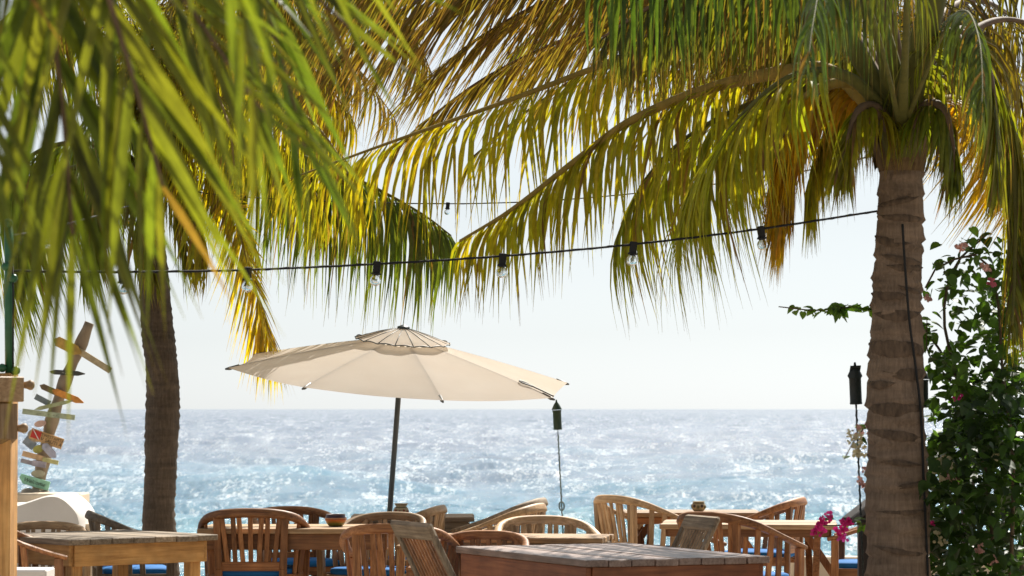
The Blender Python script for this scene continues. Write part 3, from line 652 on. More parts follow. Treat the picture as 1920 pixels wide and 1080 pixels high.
nf(nq((300, -520, 8.0), (420, -240, 8.1), (485, -30, 8.2), (535, 140, 8.2), (575, 290, 8.2)), 22, .60, .046, (.085, .125, .022), .36, (.1, 0), r0=.026, pf=.46, rcol='rachis_brown', tip=.14, spread=(38, 76), lift=0, tw=.6)
nf(nq((300, -560, 7.0), (430, -320, 7.0), (540, -180, 7.1), (640, -90, 7.2), (740, -20, 7.2)), 20, .42, .038, (.13, .155, .024), .25, (.4, 0), r0=.024, pf=.46, rcol='rachis_brown', tip=.14, spread=(34, 74), lift=0, tw=.6)
nf(nq((60, -520, 7.9), (170, -300, 8.0), (290, -170, 8.1), (400, -90, 8.2), (500, -30, 8.2)), 24, .5, .042, (.075, .105, .02), .30, (.3, 0), r0=.026, pf=.42, rcol='rachis_brown', tip=.1, spread=(34, 70), lift=0, tw=.5)
nf(nq((240, -520, 5.6), (380, -220, 5.6), (440, -40, 5.6), (470, 120, 5.65), (485, 270, 5.7)), 6, .42, .036, NL, .6, (.02, 0), r0=.010, pf=.72, tip=.1, spread=(70, 84), lift=0, tw=.5)
nf(nq((-160, -420, 6.8), (-110, -120, 6.9), (-75, 60, 7.0), (-45, 200, 7.0), (-20, 330, 7.0)), 22, .50, .042, NG, .4, (.1, 0), r0=.024, pf=.46, rcol='rachis_brown', tip=.15, spread=(40, 76), lift=0, tw=.5)
Np.finish(300)

# ------------------------------------------------------------------ chairs
def make_armchair(v):
    """curved-back garden armchair, front towards +Y; v = wood"""
    t = thing('armchair', '', 'chair')
    half = [(0, -.300, .852), (.12, -.292, .848), (.215, -.258, .835), (.282, -.195, .812), (.318, -.09, .772), (.332, .04, .725), (.330, .17, .682), (.318, .262, .656)]
    full = [(-x, y, z) for x, y, z in half[:0:-1]] + half
    c = spline(full, 45); rad = []
    for p in c:
        k = max(0, min(1, (p.y + .29) / .3)); rad.append((lerp(.021, .031, k), lerp(.031, .014, k)))
    rad[0] = (.026, .013); rad[-1] = (.026, .013)
    mb = MB(); mb.tube(c, rad, 10, (0, 0, 1), True, .7); obj('top_rail', mb, v + '_x', t, True, sharp=50)
    def rail_at(x=None, y=None, side=1):
        best = min(c, key=lambda p: (abs(p.x - x) if x is not None else abs(p.y - y) + (0 if p.x * side > 0 else 9)))
        return best
    for s in (-1, 1):
        q = rail_at(x=s * .222)
        mb = MB(); mb.bar((s * .200, -.235, 0), (s * .202, -.242, .50), .048, .038, (0, 1, 0), .004); mb.bar((s * .202, -.242, .498), (q.x, q.y, q.z - .01), .046, .036, (0, 1, 0), .004)
        obj('back_leg', mb, v + '_z', t)
        mb = MB(); e = rail_at(y=.235, side=s); mb.bar((s * .285, .225, 0), (e.x - s * .004, e.y - .01, e.z - .008), .048, .048, (0, 1, 0), .005); obj('front_leg', mb, v + '_z', t)
        pts = spline([(s * .205, -.235, .435), (s * .262, -.16, .435), (s * .285, -.03, .435), (s * .29, .10, .435), (s * .287, .215, .435)], 14)
        mb = MB(); mb.tube(pts, [(.013, .032)] * 14, 8, (0, 0, 1), True, .6); obj('side_rail', mb, v + '_y', t, True, sharp=50)
        for yy in (-.15, -.06, .03):
            e = rail_at(y=yy, side=s); bx = s * np.interp(yy, [-.235, -.16, -.03, .1], [.205, .262, .285, .29])
            mb = MB(); mb.bar((bx, yy + .012, .45), (e.x - s * .006, e.y, e.z - .006), .036, .015, (s, -.4, 0), .002); obj('slat', mb, v + '_z', t)
    mb = MB(); mb.box((0, -.236, .515), (.372, .030, .058), bev=.005); obj('lower_rail', mb, v + '_x', t)
    for i in range(7):
        x0 = -.146 + i * .0487; q = rail_at(x=x0 * 1.16)
        mb = MB(); mb.bar((x0, -.238, .535), (q.x, q.y, q.z - .012), .030, .013, (0, 1, 0), .002); obj('slat', mb, v + '_z', t)
    mb = MB(); mb.box((0, .222, .425), (.53, .024, .06), bev=.004); obj('front_rail', mb, v + '_x', t)
    mb = MB()
    for i in range(6): mb.box((0, -.17 + i * .07, .437), (.53 if i else .46, .056, .018))
    obj('seat', mb, v + '_x', t)
    mb = MB(); n = 32; vs = []; prof = ((.90, .450), (.985, .460), (1.0, .476), (.985, .494), (.90, .503), (.5, .508), (.02, .508))
    for f, z in prof:
        for k in range(n):
            a = 2 * math.pi * k / n; ca, sa = math.cos(a), math.sin(a)
            e = .35; vs.append((.268 * f * math.copysign(abs(ca) ** e, ca) * (1 - .10 * max(0, -sa)), .01 + .232 * f * math.copysign(abs(sa) ** e, sa), z))
    fs = [(i * n + k, i * n + (k + 1) % n, (i + 1) * n + (k + 1) % n, (i + 1) * n + k) for i in range(len(prof) - 1) for k in range(n)]
    fs += [tuple(range(n))[::-1], tuple((len(prof) - 1) * n + k for k in range(n))]
    mb.add(vs, fs); tag(obj('cushion', mb, 'cushion', t, True), 'blue seat cushion')
    return t
protos = {}
def place_chair(px, d, deg, label, v='teak', k=1.0):
    x = (px - 960) / F * d
    if v not in protos: protos[v] = o = make_armchair(v)
    else: o = copy_tree(protos[v])
    o.location = (x, d, 0); o.scale = (k, k, k); o.rotation_euler = (0, 0, -math.radians(deg)); o['label'] = label; o['group'] = 'curved-back wooden armchairs on the terrace'
    return o
place_chair(478, 19.0, 0, 'brown armchair seen square from behind, in front of the striped bowl\'s table')
place_chair(750, 17.2, 8, 'brown armchair partly hidden behind the narrow-slatted folding chair at front', 'teak', .97)
place_chair(704, 19.6, -155, 'pale armchair facing the viewer, just right of the striped bowl', 'pale', .93)
place_chair(562, 20.6, 158, 'orange-brown armchair on the sea side of the striped bowl\'s table', 'teak', .935)
place_chair(752, 20.6, -78, 'small pale armchair just right of the dotted pot, turned side-on', 'pale', .955)
place_chair(938, 21.0, -76, 'farther of two armchairs side by side, tops sloping, left of torch rod', 'grey')
place_chair(930, 19.8, -74, 'nearer of two armchairs side by side, tops sloping, left of torch rod', 'pale')
place_chair(1030, 18.3, 168, 'pale round-backed armchair facing the viewer under the standing torch rod', 'pale', .955)
place_chair(1205, 21.8, 54, 'teak armchair left of the small patterned pot, angled towards its table', 'pale')
place_chair(1380, 18.3, 44, 'reddish armchair right of the grey folding chair, nearest the right-hand tables')
place_chair(1424, 21.2, -72, 'armchair at the far right table with its curved back against the sea', 'teak')
place_chair(1632, 19.7, -80, 'armchair half hidden behind the big palm trunk and dark railing')
place_chair(252, 19.4, 78, 'dark armchair leaning its long arm before the slim palm trunk', 'grey', .96)
place_chair(82, 18.9, 172, 'pale-topped armchair before the white rounded bench', 'pale', .89)
place_chair(50, 17.3, 86, 'reddish armchair beside the wooden post at the left edge', 'teak')
place_chair(886, 17.0, 200, 'armchair whose low arched back peeks over the large front table', 'teak', .91)

def make_folding(v, arms=True, fr=None):
    """folding chair with a tall reclined back of narrow slats; front towards +Y"""
    fr = fr or v; t = thing('folding_chair', '', 'chair'); th = math.radians(27)
    base = Vector((0, -.18, .36)); u = Vector((0, -math.sin(th), math.cos(th))); nrm = Vector((0, math.cos(th), math.sin(th)))
    H = .58
    for s in (-1, 1):
        mb = MB(); mb.bar(base + Vector((s * .225, 0, 0)) - u * .05, base + Vector((s * .225, 0, 0)) + u * H, .045, .024, nrm, .004); obj('back_stile', mb, fr + '_z', t)
        mb = MB(); mb.bar((s * .235, .25, 0), (s * .235, -.16, .42), .03, .045, (1, 0, 0), .004); obj('leg', mb, v + '_z', t)
        mb = MB(); mb.bar((s * .20, -.34, 0), (s * .20, .24, .44), .03, .045, (1, 0, 0), .004); obj('leg', mb, v + '_z', t)
        if not arms: continue
        mb = MB(); mb.bar(base + Vector((s * .262, .02, 0)) + u * .30, Vector((s * .262, .27, .60)), .05, .022, (0, 0, 1), .006); obj('armrest', mb, v + '_y', t)
        mb = MB(); mb.bar((s * .262, .22, .12), (s * .262, .24, .595), .028, .04, (0, 1, 0), .004); obj('arm_post', mb, v + '_z', t)
    mb = MB(); c = base + u * (H + .02); m = Matrix((Vector((1, 0, 0)), nrm, u)).transposed()
    prof = []; 
    mb.box(c, (.50, .032, .10), m, .018); obj('crest_rail', mb, fr + '_x', t)
    mb = MB(); mb.box(base + u * .02, (.42, .026, .05), m, .004); obj('lower_rail', mb, v + '_x', t)
    for i in range(10):
        x = -.18 + i * .04; mb = MB(); mb.bar(base + Vector((x, 0, 0)) + u * .03, base + Vector((x, 0, 0)) + u * (H - .02), .015, .010, nrm, .002); obj('slat', mb, v + '_z', t)
    for i in range(8):
        mb = MB(); mb.box((0, -.14 + i * .052, .425 + .002 * i), (.42, .042, .016), bev=.002); obj('seat_slat', mb, v + '_x', t)
    return t
f1 = make_folding('teak', False, 'grey'); f1.location = (-.08, 15.13, 0); f1.rotation_euler = (0, 0, -math.radians(65))
tag(f1, 'brown folding chair with a back of very narrow slats at the front table', 'chair', 'folding chairs at the front table')
f2 = make_folding('grey'); f2.location = (.69, 17.18, 0); f2.scale = (.94, .94, .94); f2.rotation_euler = (0, 0, math.radians(110))
tag(f2, 'grey weathered folding chair with narrow slats behind the front table\'s right side', 'chair', 'folding chairs at the front table')

# ------------------------------------------------------------------ tables
def table(label, cx, cy, deg, L, W, h=.75, top='silver', apron='teak', n=7, th=.032, ap=.11, legs='square', inset=.05, name='wooden_table', leg=None, seed=0):
    rg = random.Random(seed); t = thing(name, label, 'table', (cx, cy, 0), math.radians(deg))
    wb = W / n
    for i in range(n):
        y = -W / 2 + wb * (i + .5); dl = rg.uniform(-.006, .006)
        mb = MB(); mb.box((dl, y, h - th / 2 + rg.uniform(-.0015, .0015)), (L, wb - .006, th), bev=.004); obj('board', mb, top + '_x', t)
    z = h - th - ap / 2 - .001
    for s in (-1, 1):
        mb = MB(); mb.box((0, s * (W / 2 - inset), z), (L - 2 * inset, .03, ap), bev=.003); obj('apron', mb, apron + '_x', t)
        mb = MB(); mb.box((s * (L / 2 - inset), 0, z), (.03, W - 2 * inset - .034, ap), bev=.003); obj('apron', mb, apron + '_y', t)
    leg = leg or apron
    if legs == 'square':
        for sx in (-1, 1):
            for sy in (-1, 1):
                mb = MB(); mb.box((sx * (L / 2 - inset - .055), sy * (W / 2 - inset - .055), (h - th - .004) / 2), (.075, .075, h - th - .004), bev=.005); obj('leg', mb, leg + '_z', t)
    else:
        for sx in (-1, 1):
            for k in (-1, 1):
                mb = MB(); mb.bar((sx * (L / 2 - .16) + k * .0, k * (W / 2 - .08), 0), (sx * (L / 2 - .16) + .036 * k, -k * (W / 2 - .1), h - th - .002), .03, .045, (1, 0, 0), .004); obj('leg', mb, leg + '_z', t)
            mb = MB(); mb.bar((sx * (L / 2 - .02), 0, .40), (sx * (L / 2 - .22), 0, h - th - .02), .05, .03, (0, 1, 0), .003); obj('brace', mb, leg + '_z', t)
    return t
# front table: near corner under (1097,1050)
a = math.radians(23.7); nc = Vector((.363, 14.84)); e1 = Vector((math.cos(a), math.sin(a))); e2 = Vector((-math.sin(a), math.cos(a)))
cc = nc + e1 * .52 + e2 * .84
table('large front table with worn grey-brown boards and reddish aprons, nearest the viewer', cc.x, cc.y, 113.7, 1.68, 1.04, top='silver', apron='red', n=8, th=.035, ap=.17, inset=.035, seed=1)
a = math.radians(41); nc = Vector((-2.55, 17.2)); e1 = Vector((math.cos(a), math.sin(a))); e2 = Vector((-math.sin(a), math.cos(a)))
cc = nc + e1 * .53 + e2 * .5
table('left table with dark thin top and fresh orange pine apron beside the post', cc.x, cc.y, 41 + 90, 1.0, 1.06, top='grey', apron='pine', n=7, th=.034, ap=.125, inset=.06, seed=2)
table('brown table carrying the striped bowl behind the square-on armchair', -1.36, 19.15, 0, 1.22, .80, top='pale', apron='teak', n=6, ap=.10, seed=3)
table('far grey-brown table carrying the dotted pot near the umbrella pole', -.70, 21.15, 2, .86, .70, top='grey', apron='grey', n=5, ap=.10, seed=4)
table('small pale-topped table between the round-backed chair and the front table', .02, 17.75, -8, 1.10, .62, top='pale', apron='grey', n=5, ap=.06, inset=.02, seed=5)
table('far table with crossed legs carrying the small patterned pot', 1.32, 22.0, 0, 1.0, .7, top='pale', apron='teak', n=5, ap=.05, legs='cross', seed=6)
table('pale right-hand table with crossed legs behind the reddish armchair', 1.58, 19.9, -6, 1.15, .85, top='pale', apron='teak', n=6, ap=.05, legs='cross', seed=7)
mb = MB(); p = P(30, 1066, 16.4); mb.box((p.x + .02, 16.4, (p.z) / 2), (.34, .3, p.z), bev=.008)
tag(obj('side_block', mb, 'white_plaster'), 'small white cube stool beside the left wooden post', 'stool')

# ------------------------------------------------------------------ pots
def bands(name, stops, zmin, zmax, rough=.35):
    m, n, l, b = newmat(name); tc = n.new('ShaderNodeTexCoord'); sp = n.new('ShaderNodeSeparateXYZ'); l.new(tc.outputs['Object'], sp.inputs[0])
    mr = node(n, 'ShaderNodeMapRange'); mr.inputs['From Min'].default_value = zmin; mr.inputs['From Max'].default_value = zmax; l.new(sp.outputs['Z'], mr.inputs['Value'])
    t = node(n, 'ShaderNodeTexNoise', Scale=30.0); l.new(tc.outputs['Object'], t.inputs['Vector'])
    ad = node(n, 'ShaderNodeMath', operation='MULTIPLY_ADD'); ad.inputs[1].default_value = .05; l.new(t.outputs['Fac'], ad.inputs[0]); l.new(mr.outputs[0], ad.inputs[2])
    r = ramp(n, stops); r.color_ramp.interpolation = 'CONSTANT'; l.new(ad.outputs[0], r.inputs[0]); l.new(r.outputs[0], b.inputs['Base Color']); b.inputs['Roughness'].default_value = rough
bands('bowl_glaze', [(0, (.10, .10, .03)), (.12, (.22, .19, .04)), (.34, (.40, .17, .03)), (.46, (.45, .12, .02)), (.60, (.22, .05, .03)), (.64, (.42, .20, .08)), (.72, (.07, .035, .04)), (.80, (.035, .02, .035)), (.95, (.10, .06, .06))], 0, .078)
flat('pot_cream', (.42, .34, .20)); flat('pot_dark', (.06, .035, .03)); flat('pot_red', (.22, .04, .03)); flat('pot_olive', (.12, .11, .05))
p = P(630, 988, 19.15)
t = thing('striped_bowl', 'striped glazed bowl in purple, orange and green on a brown table', 'bowl', (p.x, 19.12, .752))
mb = MB(); mb.lathe([(.040, 0), (.046, .004), (.060, .022), (.069, .042), (.070, .052), (.062, .066), (.060, .074), (.062, .078), (.056, .076), (.052, .060), (.04, .03), (.001, .02)], 32); obj('bowl_body', mb, 'bowl_glaze', t, True)
def dotted_pot(px, y, d, k, label, neck):
    p = P(px, y, d); t = thing('clay_pot', label, 'pot', (p.x, d, .752)); mb = MB()
    body = [(.030, 0), (.040, .006), (.052, .026), (.054, .040), (.047, .056), (.038, .064)]
    body += ([(.036, .070), (.046, .084), (.050, .088), (.042, .086), (.032, .068), (.001, .03)] if neck else [(.044, .070), (.046, .074), (.038, .072), (.03, .05), (.001, .03)])
    mb.lathe([(r * k, z * k) for r, z in body], 28); obj('pot_body', mb, 'pot_cream', t, True)
    for i in range(11):
        a = 2 * math.pi * i / 11; z = .034 + .006 * (i % 2); mb = MB()
        m = Matrix.Translation((.0535 * k * math.cos(a), .0535 * k * math.sin(a), z * k)) @ Euler((0, math.pi / 2, a)).to_matrix().to_4x4()
        m = Matrix.Translation((.0525 * k * math.cos(a), .0525 * k * math.sin(a), z * k)) @ Matrix.Rotation(a, 4, 'Z') @ Matrix.Rotation(math.pi / 2, 4, 'Y')
        rr = .0085 * k if neck else .012 * k
        mb.lathe([(rr, -.002), (rr, .0015), (rr * .6, .003)], 10, m); obj('painted_spot', mb, 'pot_red' if neck else ('pot_dark' if i % 2 else 'pot_olive'), t, True)
    mb = MB(); mb.lathe([(.0455 * k, .0585 * k), (.0465 * k, .060 * k), (.040 * k, .064 * k), (.036 * k, .063 * k)], 28); obj('neck_band', mb, 'pot_olive', t, True)
dotted_pot(752, 960, 20.95, 1.0, 'cream clay pot with a flared neck and red dots on the far table', True)
dotted_pot(1310, 956, 21.9, 1.0, 'small round cream pot with dark patterned spots on the right far table', False)

# ------------------------------------------------------------------ umbrella
def umbrella():
    cxp = P(750, 703.5, 21.8); nrm = Vector((.079, -.131, 1)).normalized()
    ex = Vector((1, 0, 0)) - nrm * nrm.x; ex.normalize(); ey = nrm.cross(ex)
    R0 = 1.28; H = .29
    kk = (0 - cxp.z) / nrm.z; foot = cxp + nrm * kk
    t = thing('parasol', 'large cream octagonal parasol on a dark grey leaning pole', 'umbrella', foot)
    def W(r, a, h): return cxp + ex * (r * math.cos(a)) + ey * (r * math.sin(a)) + nrm * h
    ang = [math.radians(-q) for q in (-15.5 + 0, 29.5, 74.5, 119.5, 164.5, 209.5, 254.5, 299.5)]
    def prof(f): return H * (1 - f) ** 1.0 + .012 * math.sin(math.pi * f)   # taut cloth, slightly domed ribs
    nr, ns = 10, 8
    for i in range(8):
        a0, a1 = ang[i], ang[(i + 1) % 8]
        if a1 > a0: a1 -= 2 * math.pi
        mb = MB(); top = .20
        for r in range(nr + 1):
            f = top + (1 - top) * r / nr
            p0, p1 = W(R0 * f, a0, prof(f)), W(R0 * f, a1, prof(f))
            for s in range(ns + 1):
                q = s / ns; sag = math.sin(math.pi * q)
                pt = p0.lerp(p1, q) - nrm * (.018 * sag * f)
                if r == nr: pt = pt + (cxp - pt) * (.022 * sag)
                mb.v.append(tuple(pt))
        for r in range(nr):
            for s in range(ns):
                o = r * (ns + 1) + s; mb.f.append((o, o + 1, o + ns + 2, o + ns + 1))
        obj('canopy_panel', mb, 'canopy', t, True, off=foot)
        mb = MB(); mb.tube([W(.06, a0, prof(.05) - .035)] + [W(R0 * f, a0, prof(f) - .014) for f in (.2, .4, .6, .8, .99)], .008, 6); rb_ = obj('rib', mb, 'rib_grey', t, True, off=foot)
        mb = MB(); mb.tube([W(.03, a0, -.05), W(R0 * .52, a0, prof(.52) - .02)], .006, 6); obj('strut', mb, 'rib_grey', t, True, off=foot)
        mb = MB(); tip = W(R0, a0, 0); ou = (tip - cxp).normalized(); mb.tube([tip - ou * .09 - nrm * -.018, tip - ou * .02 - nrm * .006, tip + ou * .012 - nrm * .012], [.011, .013, .006], 6); obj('rib_pocket', mb, 'rib_grey', t, True, off=foot)
    # upper vent cap
    for i in range(16):
        a0, a1 = ang[0] - i * math.pi / 8, ang[0] - (i + 1) * math.pi / 8; mb = MB()
        for r in range(5):
            f = .03 + r / 4 * .315
            h = H + .062 - .20 * f - .28 * f * f
            for s in range(5):
                q = s / 4; sag = math.sin(math.pi * q)
                mb.v.append(tuple(W(f, lerp(a0, a1, q), h - .006 * sag * r / 4 + (.012 * sag if r == 4 else 0))))
        for r in range(4):
            for s in range(4):
                o = r * 5 + s; mb.f.append((o, o + 1, o + 6, o + 5))
        obj('vent_panel', mb, 'canopy', t, True, off=foot)
        mb = MB(); mb.tube([W(q, a0, H + .0635 - .20 * q - .28 * q * q) for q in (.03, .18, .348)], [.003, .0035, .0035], 5); obj('vent_rib', mb, 'rib_grey', t, True, off=foot)
        mb = MB(); mb.tube([W(.347, lerp(a0, a1, q / 6), H + .062 - .069 - .0333 + .010 * math.sin(math.pi * q / 6)) for q in range(7)], .0045, 5); obj('vent_hem', mb, 'rib_grey', t, True, off=foot)
    mb = MB(); m = Matrix.Translation(W(0, 0, H + .048)) @ nrm.to_track_quat('Z', 'Y').to_matrix().to_4x4()
    mb.lathe([(.03, 0), (.045, .008), (.046, .018), (.03, .024), (.014, .032), (.004, .034)], 16, m); obj('finial', mb, 'pole_grey', t, True, off=foot)
    mb = MB(); mb.tube([foot, W(0, 0, -.12)], .020, 14); pl = obj('pole', mb, 'pole_grey', t, True, off=foot)
    mb = MB(); mb.tube([W(0, 0, -.125), W(0, 0, H + .04)], .0175, 14); obj('upper_pole', mb, 'canopy_pole', t, True, off=foot)
    mb = MB(); mb.tube([W(0, 0, -.08), W(0, 0, -.02)], .035, 14); obj('runner', mb, 'rib_grey', t, True, off=foot)
    mb = MB(); mb.lathe([(.24, 0), (.26, .02), (.25, .06), (.08, .075), (.035, .08), (.032, .24)], 28); obj('base', mb, 'pole_grey', t, True)
    # tie strap lying on the right-hand panel
    a0 = math.radians(-29.5); pts = [W(R0 * f, a0 + da, prof(f) + .012) for f, da in ((1.0, 0.0), (.93, .01), (.86, .015), (.80, .03), (.77, .012), (.80, -.01), (.86, .012))]
    mb = MB(); mb.tube(spline(pts, 24), .006, 6); obj('tie_strap', mb, 'rib_grey', t, True, off=foot)
noisy('canopy_pole', (.42, .37, .30), (.50, .45, .38), 20, .5, .05)
umbrella()

# ------------------------------------------------------------------ torches
def torch(px0, py0, px1, py1, d, label, mat, knot=True, lid=0.0):
    """lantern torch on a thin rod: (px0,py0) top of body, (px1,py1) where the rod goes out of sight"""
    top = P(px0, py0, d); low = P(px1, py1, d); ax = (top - low).normalized(); foot = low - ax * (low.z / ax.z)
    t = thing('garden_torch', label, 'torch', foot, group='metal torches on thin rods')
    m = Matrix.Translation(top) @ ax.to_track_quat('Z', 'Y').to_matrix().to_4x4()
    mb = MB(); mb.lathe([(.001, -.15), (.032, -.148), (.034, -.140), (.032, -.135), (.032, -.012), (.036, -.004), (.034, 0), (.03, 0)], 20, m); obj('body', mb, mat, t, True, off=foot, sharp=40)
    ml = m @ Matrix.Translation((0, 0, .003)) @ Matrix.Rotation(lid, 4, 'Y')
    mb = MB(); mb.lathe([(.040, 0), (.034, .014), (.020, .042), (.008, .058), (.005, .076), (.001, .078)], 20, ml); obj('lid', mb, mat, t, True, off=foot, sharp=40)
    if lid: mb = MB(); mb.box(m @ Vector((.026, 0, .040)), (.062, .056, .007), (m @ Matrix.Rotation(-.5, 4, 'Y')).to_3x3()); obj('cap_flap', mb, mat, t, off=foot)
    for s in (-1, 1):
        mb = MB(); pts = [m @ Vector((s * (.032 + .013 * math.sin(math.pi * k / 8)), 0, -.02 + .014 * math.cos(math.pi * k / 8))) for k in range(9)]; mb.tube(pts, .0025, 6); obj('ring_handle', mb, mat, t, True, off=foot)
        mb = MB(); pts = spline([m @ Vector(q) for q in ((s * .028, 0, -.148), (s * .016, 0, -.170), (s * .003, 0, -.186), (s * .018, 0, -.204), (s * .026, 0, -.192), (s * .018, 0, -.184))], 20); mb.tube(pts, .003, 6); obj('scroll', mb, mat, t, True, off=foot)
    if lid: mb = MB(); mb.tube([m @ Vector((-.045, 0, -.105)), m @ Vector((-.03, 0, -.10))], [.016, .014], 10); obj('spout', mb, mat, t, True, off=foot)
    s0 = m @ Vector((0, 0, -.18)); mb = MB(); mb.tube([foot - ax * .05, foot.lerp(s0, .5), s0], .0048, 8); rod = obj('rod', mb, mat, t, True, off=foot)
    # twisted rod: a finer wire wound round it
    L = (s0 - foot).length; e1 = ax.orthogonal().normalized(); e2 = ax.cross(e1); pts = []
    for k in range(240):
        f = k / 239; a = f * L / .05 * 2 * math.pi; pts.append(foot.lerp(s0, f) + (e1 * math.cos(a) + e2 * math.sin(a)) * .0052)
    mb = MB(); mb.tube(pts, .0028, 5, cap=False); obj('twist', mb, mat, t, True, off=foot)
    if knot:
        kz = low + ax * .065
        for k in range(4):
            a = k * math.pi / 4; dd = e1 * math.cos(a) + e2 * math.sin(a)
            mb = MB(); mb.tube([kz + ax * (.035 * math.cos(q)) + dd * (.022 * math.sin(q)) for q in np.linspace(0, 2 * math.pi, 18)], .003, 5, cap=False); obj('cage_wire', mb, mat, t, True, off=foot)
torch(1044, 769, 1054, 965, 22.6, 'green-black torch on a twisted rod under the parasol\'s right corner', 'green_metal')
torch(1603, 706, 1613, 945, 15.9, 'black torch with tilted cap on a rod left of the big palm trunk', 'dark_metal', False, .35)
torch(1729, 712, 1731, 945, 15.9, 'black torch mostly hidden behind the right side of the big trunk', 'dark_metal', False)

# ------------------------------------------------------------------ string lights
def lights(label, pts, bulbs, k, name='string_lights'):
    c = spline(pts, 90); o0 = c[0]; t = thing(name, label, 'string lights', o0); mb = MB(); mb.tube(c, .0055 * k, 6); obj('cable', mb, 'rubber', t, True, off=o0)
    mb = MB(); e = []
    for i, q in enumerate(c): e.append(q + Vector((0, .004 * k * math.cos(i * 1.7), .004 * k * math.sin(i * 1.7))))
    mb.tube(e, .004 * k, 5); obj('cable', mb, 'rubber', t, True, off=o0)
    for px in bulbs:
        q = min(c, key=lambda v: abs(proj(v)[0] - px)); i = c.index(q)
        j = i + 1 if proj(q)[0] < px else i - 1; j = max(0, min(89, j)); x0, x1 = proj(c[i])[0], proj(c[j])[0]
        q = c[i].lerp(c[j], max(0, min(1, (px - x0) / (x1 - x0)))) if abs(x1 - x0) > 1e-3 else q
        tl = Matrix.Translation(q) @ Matrix.Rotation(rnd(-.12, .12), 4, 'Y') @ Matrix.Scale(k, 4)
        mb = MB(); mb.lathe([(.012, .014), (.019, .012), (.021, .004), (.019, -.004), (.0185, -.040), (.025, -.046), (.025, -.052), (.018, -.053)], 18, tl); so = obj('socket', mb, 'rubber', t, True, off=o0, sharp=35)
        mb = MB(); mb.lathe([(.013, -.052), (.016, -.058), (.025, -.070), (.027, -.082), (.024, -.096), (.014, -.106), (.001, -.109)], 20, tl, cap=False); obj('bulb', mb, 'bulb_glass', so, True, off=o0)
        mb = MB(); mb.tube([tl @ Vector(v) for v in ((-.006, 0, -.052), (-.009, 0, -.078), (-.004, 0, -.086), (.004, 0, -.080), (.009, 0, -.086), (.006, 0, -.052))], .0012 * k, 5); obj('filament', mb, 'rib_grey', so, True, off=o0)
lights('black string of clear bulbs sagging from left post to the big palm trunk', Q((22, 508, 13.9), (180, 510, 14.0), (330, 509, 14.1), (465, 506, 14.2), (707, 495, 14.3), (943, 480, 14.45), (1188, 458, 14.6), (1427, 429, 14.75), (1644, 396, 14.9)), (228, 465, 707, 943, 1188, 1427), .98)
lights('thin farther string of bulbs crossing behind the hanging fronds', Q((298, 345, 23.0), (390, 363, 22.6), (560, 375, 22.2), (840, 382, 21.6), (1060, 374, 21.2), (1285, 352, 20.8), (1500, 322, 20.4), (1668, 285, 16.0)), (840, 1285), .75)
lights('short string of bulbs running from left post to the slim palm', Q((22, 442, 13.9), (85, 430, 15), (190, 402, 18), (284, 372, 23.1)), (85,), .9)
c = spline(Q((1692, 420, 14.84), (1697, 500, 14.83), (1705, 600, 14.84), (1717, 690, 14.86), (1727, 780, 14.88), (1732, 900, 14.88), (1740, 1080, 14.88)), 60)
mb = MB(); mb.tube(c, .0065, 8); tag(obj('power_cable', mb, 'rubber', None, True), 'black cable running down the right side of the big palm trunk', 'cable')

